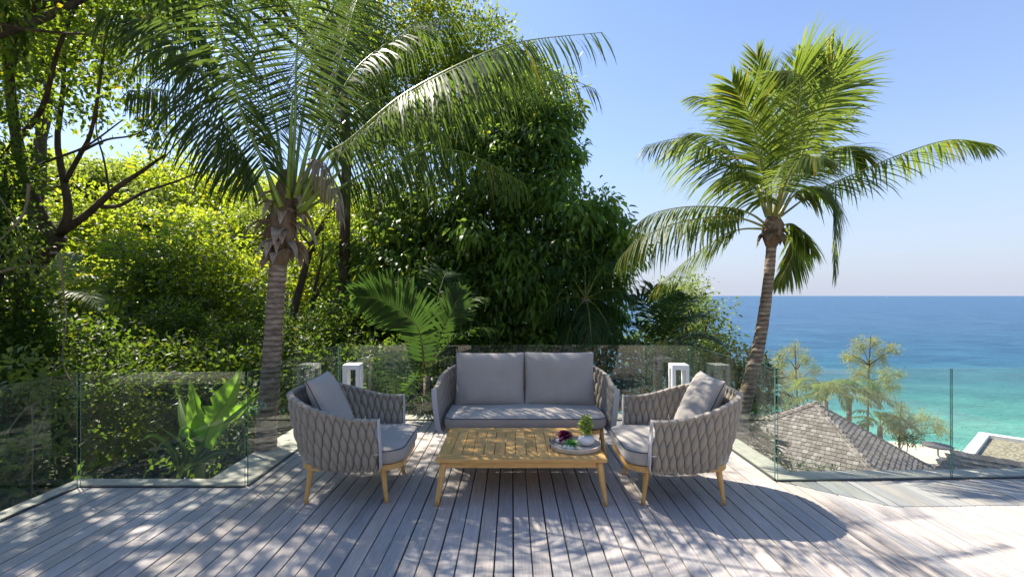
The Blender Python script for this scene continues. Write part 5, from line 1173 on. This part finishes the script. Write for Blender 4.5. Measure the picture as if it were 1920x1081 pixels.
def slope_palm(label, px, py, Y, seed, n=11, r=2.0):
    hd = P(px, py, Y); base = Vector((hd.x, hd.y, float(ground_z(hd.x, hd.y)))); t = empty('slope_palm', base, label=label, cat='palm tree', group='palms on the slope below')
    b = MB(); b.tube([Vector((0, 0, -.3)), hd - base], [.15, .11], 8); b.build('trunk', M['palm_bark'], t, smooth=True); rn = random.Random(seed)
    for i in range(n):
        a = 2 * math.pi * i / n + rn.uniform(-.2, .2); o = Vector((math.cos(a), math.sin(a), 0)); up_ = rn.uniform(.4, 1.1)
        add_frond(t, [hd, hd + o * r * .35 + UP * r * .5 * up_, hd + o * r * .75 + UP * r * .45 * up_, hd + o * r * 1.1 + UP * r * .05], 'coco2', 'petiole2', nl=34, lmax=.55, lw=.05, hang=.35, seed=seed * 40 + i, segs=3)
slope_palm('left small palm directly behind the roof peak', 1548, 752, 23, 1)
slope_palm('right small palm behind the roof ridge under the tall feathery tree', 1592, 748, 24, 2, r=1.8)
slope_palm('small palm with one long frond over the right roof slope', 1650, 800, 23.5, 3, n=7, r=1.4)
bl = [blob(*q) for q in ((1440, 768, 24, 16), (1475, 755, 25, 16), (1400, 770, 23, 20), (1425, 745, 25, 20))]
tree('shrub', 'green bush at the left foot of the shingle roof behind the palm trunk', 'shrub', gp(1420, 24), P(1420, 790, 24), bl, 'shade', 24, .13, .06, r=.05, per=10, rc=.22, cname='foliage')
bl = [blob(*q) for q in ((1700, 822, 24, 9), (1715, 826, 24, 8), (1685, 820, 24, 8))]
tree('shrub', 'small bright green bush at the edge of the lower terrace', 'shrub', gp(1700, 24), P(1700, 826, 24), bl, 'round', 40, .14, .07, r=.03, per=10, rc=.15, cname='foliage')
bl = [blob(*q) for q in ((1490, 885, 12.5, 16), (1530, 886, 12.5, 14), (1560, 890, 12, 12), (1455, 870, 13, 16))]
tree('shrub', 'low grassy green bush in front of the shingle roof at the base of the glass', 'shrub', Vector((P(1500, 890, 12.5).x, 12.5, -5.2)), P(1500, 905, 12.5), bl, 'areca', 60, .14, .03, r=.02, per=12, rc=.16, cname='foliage')
# ---- sailing boats
def boat(px, Y, s, label):
    x = (px - 960) * Y / F; t = empty('sailing_boat', (x, Y, -40), label=label, cat='boat', group='white boats on the sea')
    b = MB(); L = s * 1.1; n = 9; vs = []; fs = []
    for i in range(n):
        u = -1 + 2 * i / (n - 1); w_ = s * .17 * math.sqrt(max(0.02, 1 - u ** 2 if u > 0 else 1 - u ** 2 * .5)); vs += [(u * L / 2, -w_, s * .13), (u * L / 2, 0, -s * .05), (u * L / 2, w_, s * .13)]
    for i in range(n - 1): fs += [(i * 3, i * 3 + 3, i * 3 + 4, i * 3 + 1), (i * 3 + 1, i * 3 + 4, i * 3 + 5, i * 3 + 2), (i * 3, i * 3 + 2, i * 3 + 5, i * 3 + 3)]
    fs += [(0, 1, 2), (n * 3 - 1, n * 3 - 2, n * 3 - 3)]; b.add(vs, fs); b.build('hull', M['white'], t)
    b = MB(); b.tube([(0, 0, .1 * s), (0, 0, 1.5 * s)], s * .02, 6); b.build('mast', M['white'], t)
    b = MB(); b.add([(-.03 * s, 0, .25 * s), (-.5 * s, .06 * s, .27 * s), (-.03 * s, 0, 1.45 * s), (-.03 * s, .01 * s, .25 * s), (-.5 * s, .07 * s, .27 * s), (-.03 * s, .01 * s, 1.45 * s)], [(0, 1, 2), (5, 4, 3)])
    b.add([(.04 * s, 0, 1.3 * s), (.5 * s, .02 * s, .2 * s), (.06 * s, .06 * s, .25 * s), (.04 * s, .01 * s, 1.3 * s), (.5 * s, .03 * s, .2 * s), (.06 * s, .07 * s, .25 * s)], [(0, 1, 2), (5, 4, 3)]); b.build('sail', M['white'], t)
boat(1378, 2050, 11, 'nearer white sailing boat left of the leaning palm trunk')
boat(1663, 9000, 24, 'tiny white boat on the horizon right of the leaning palm')
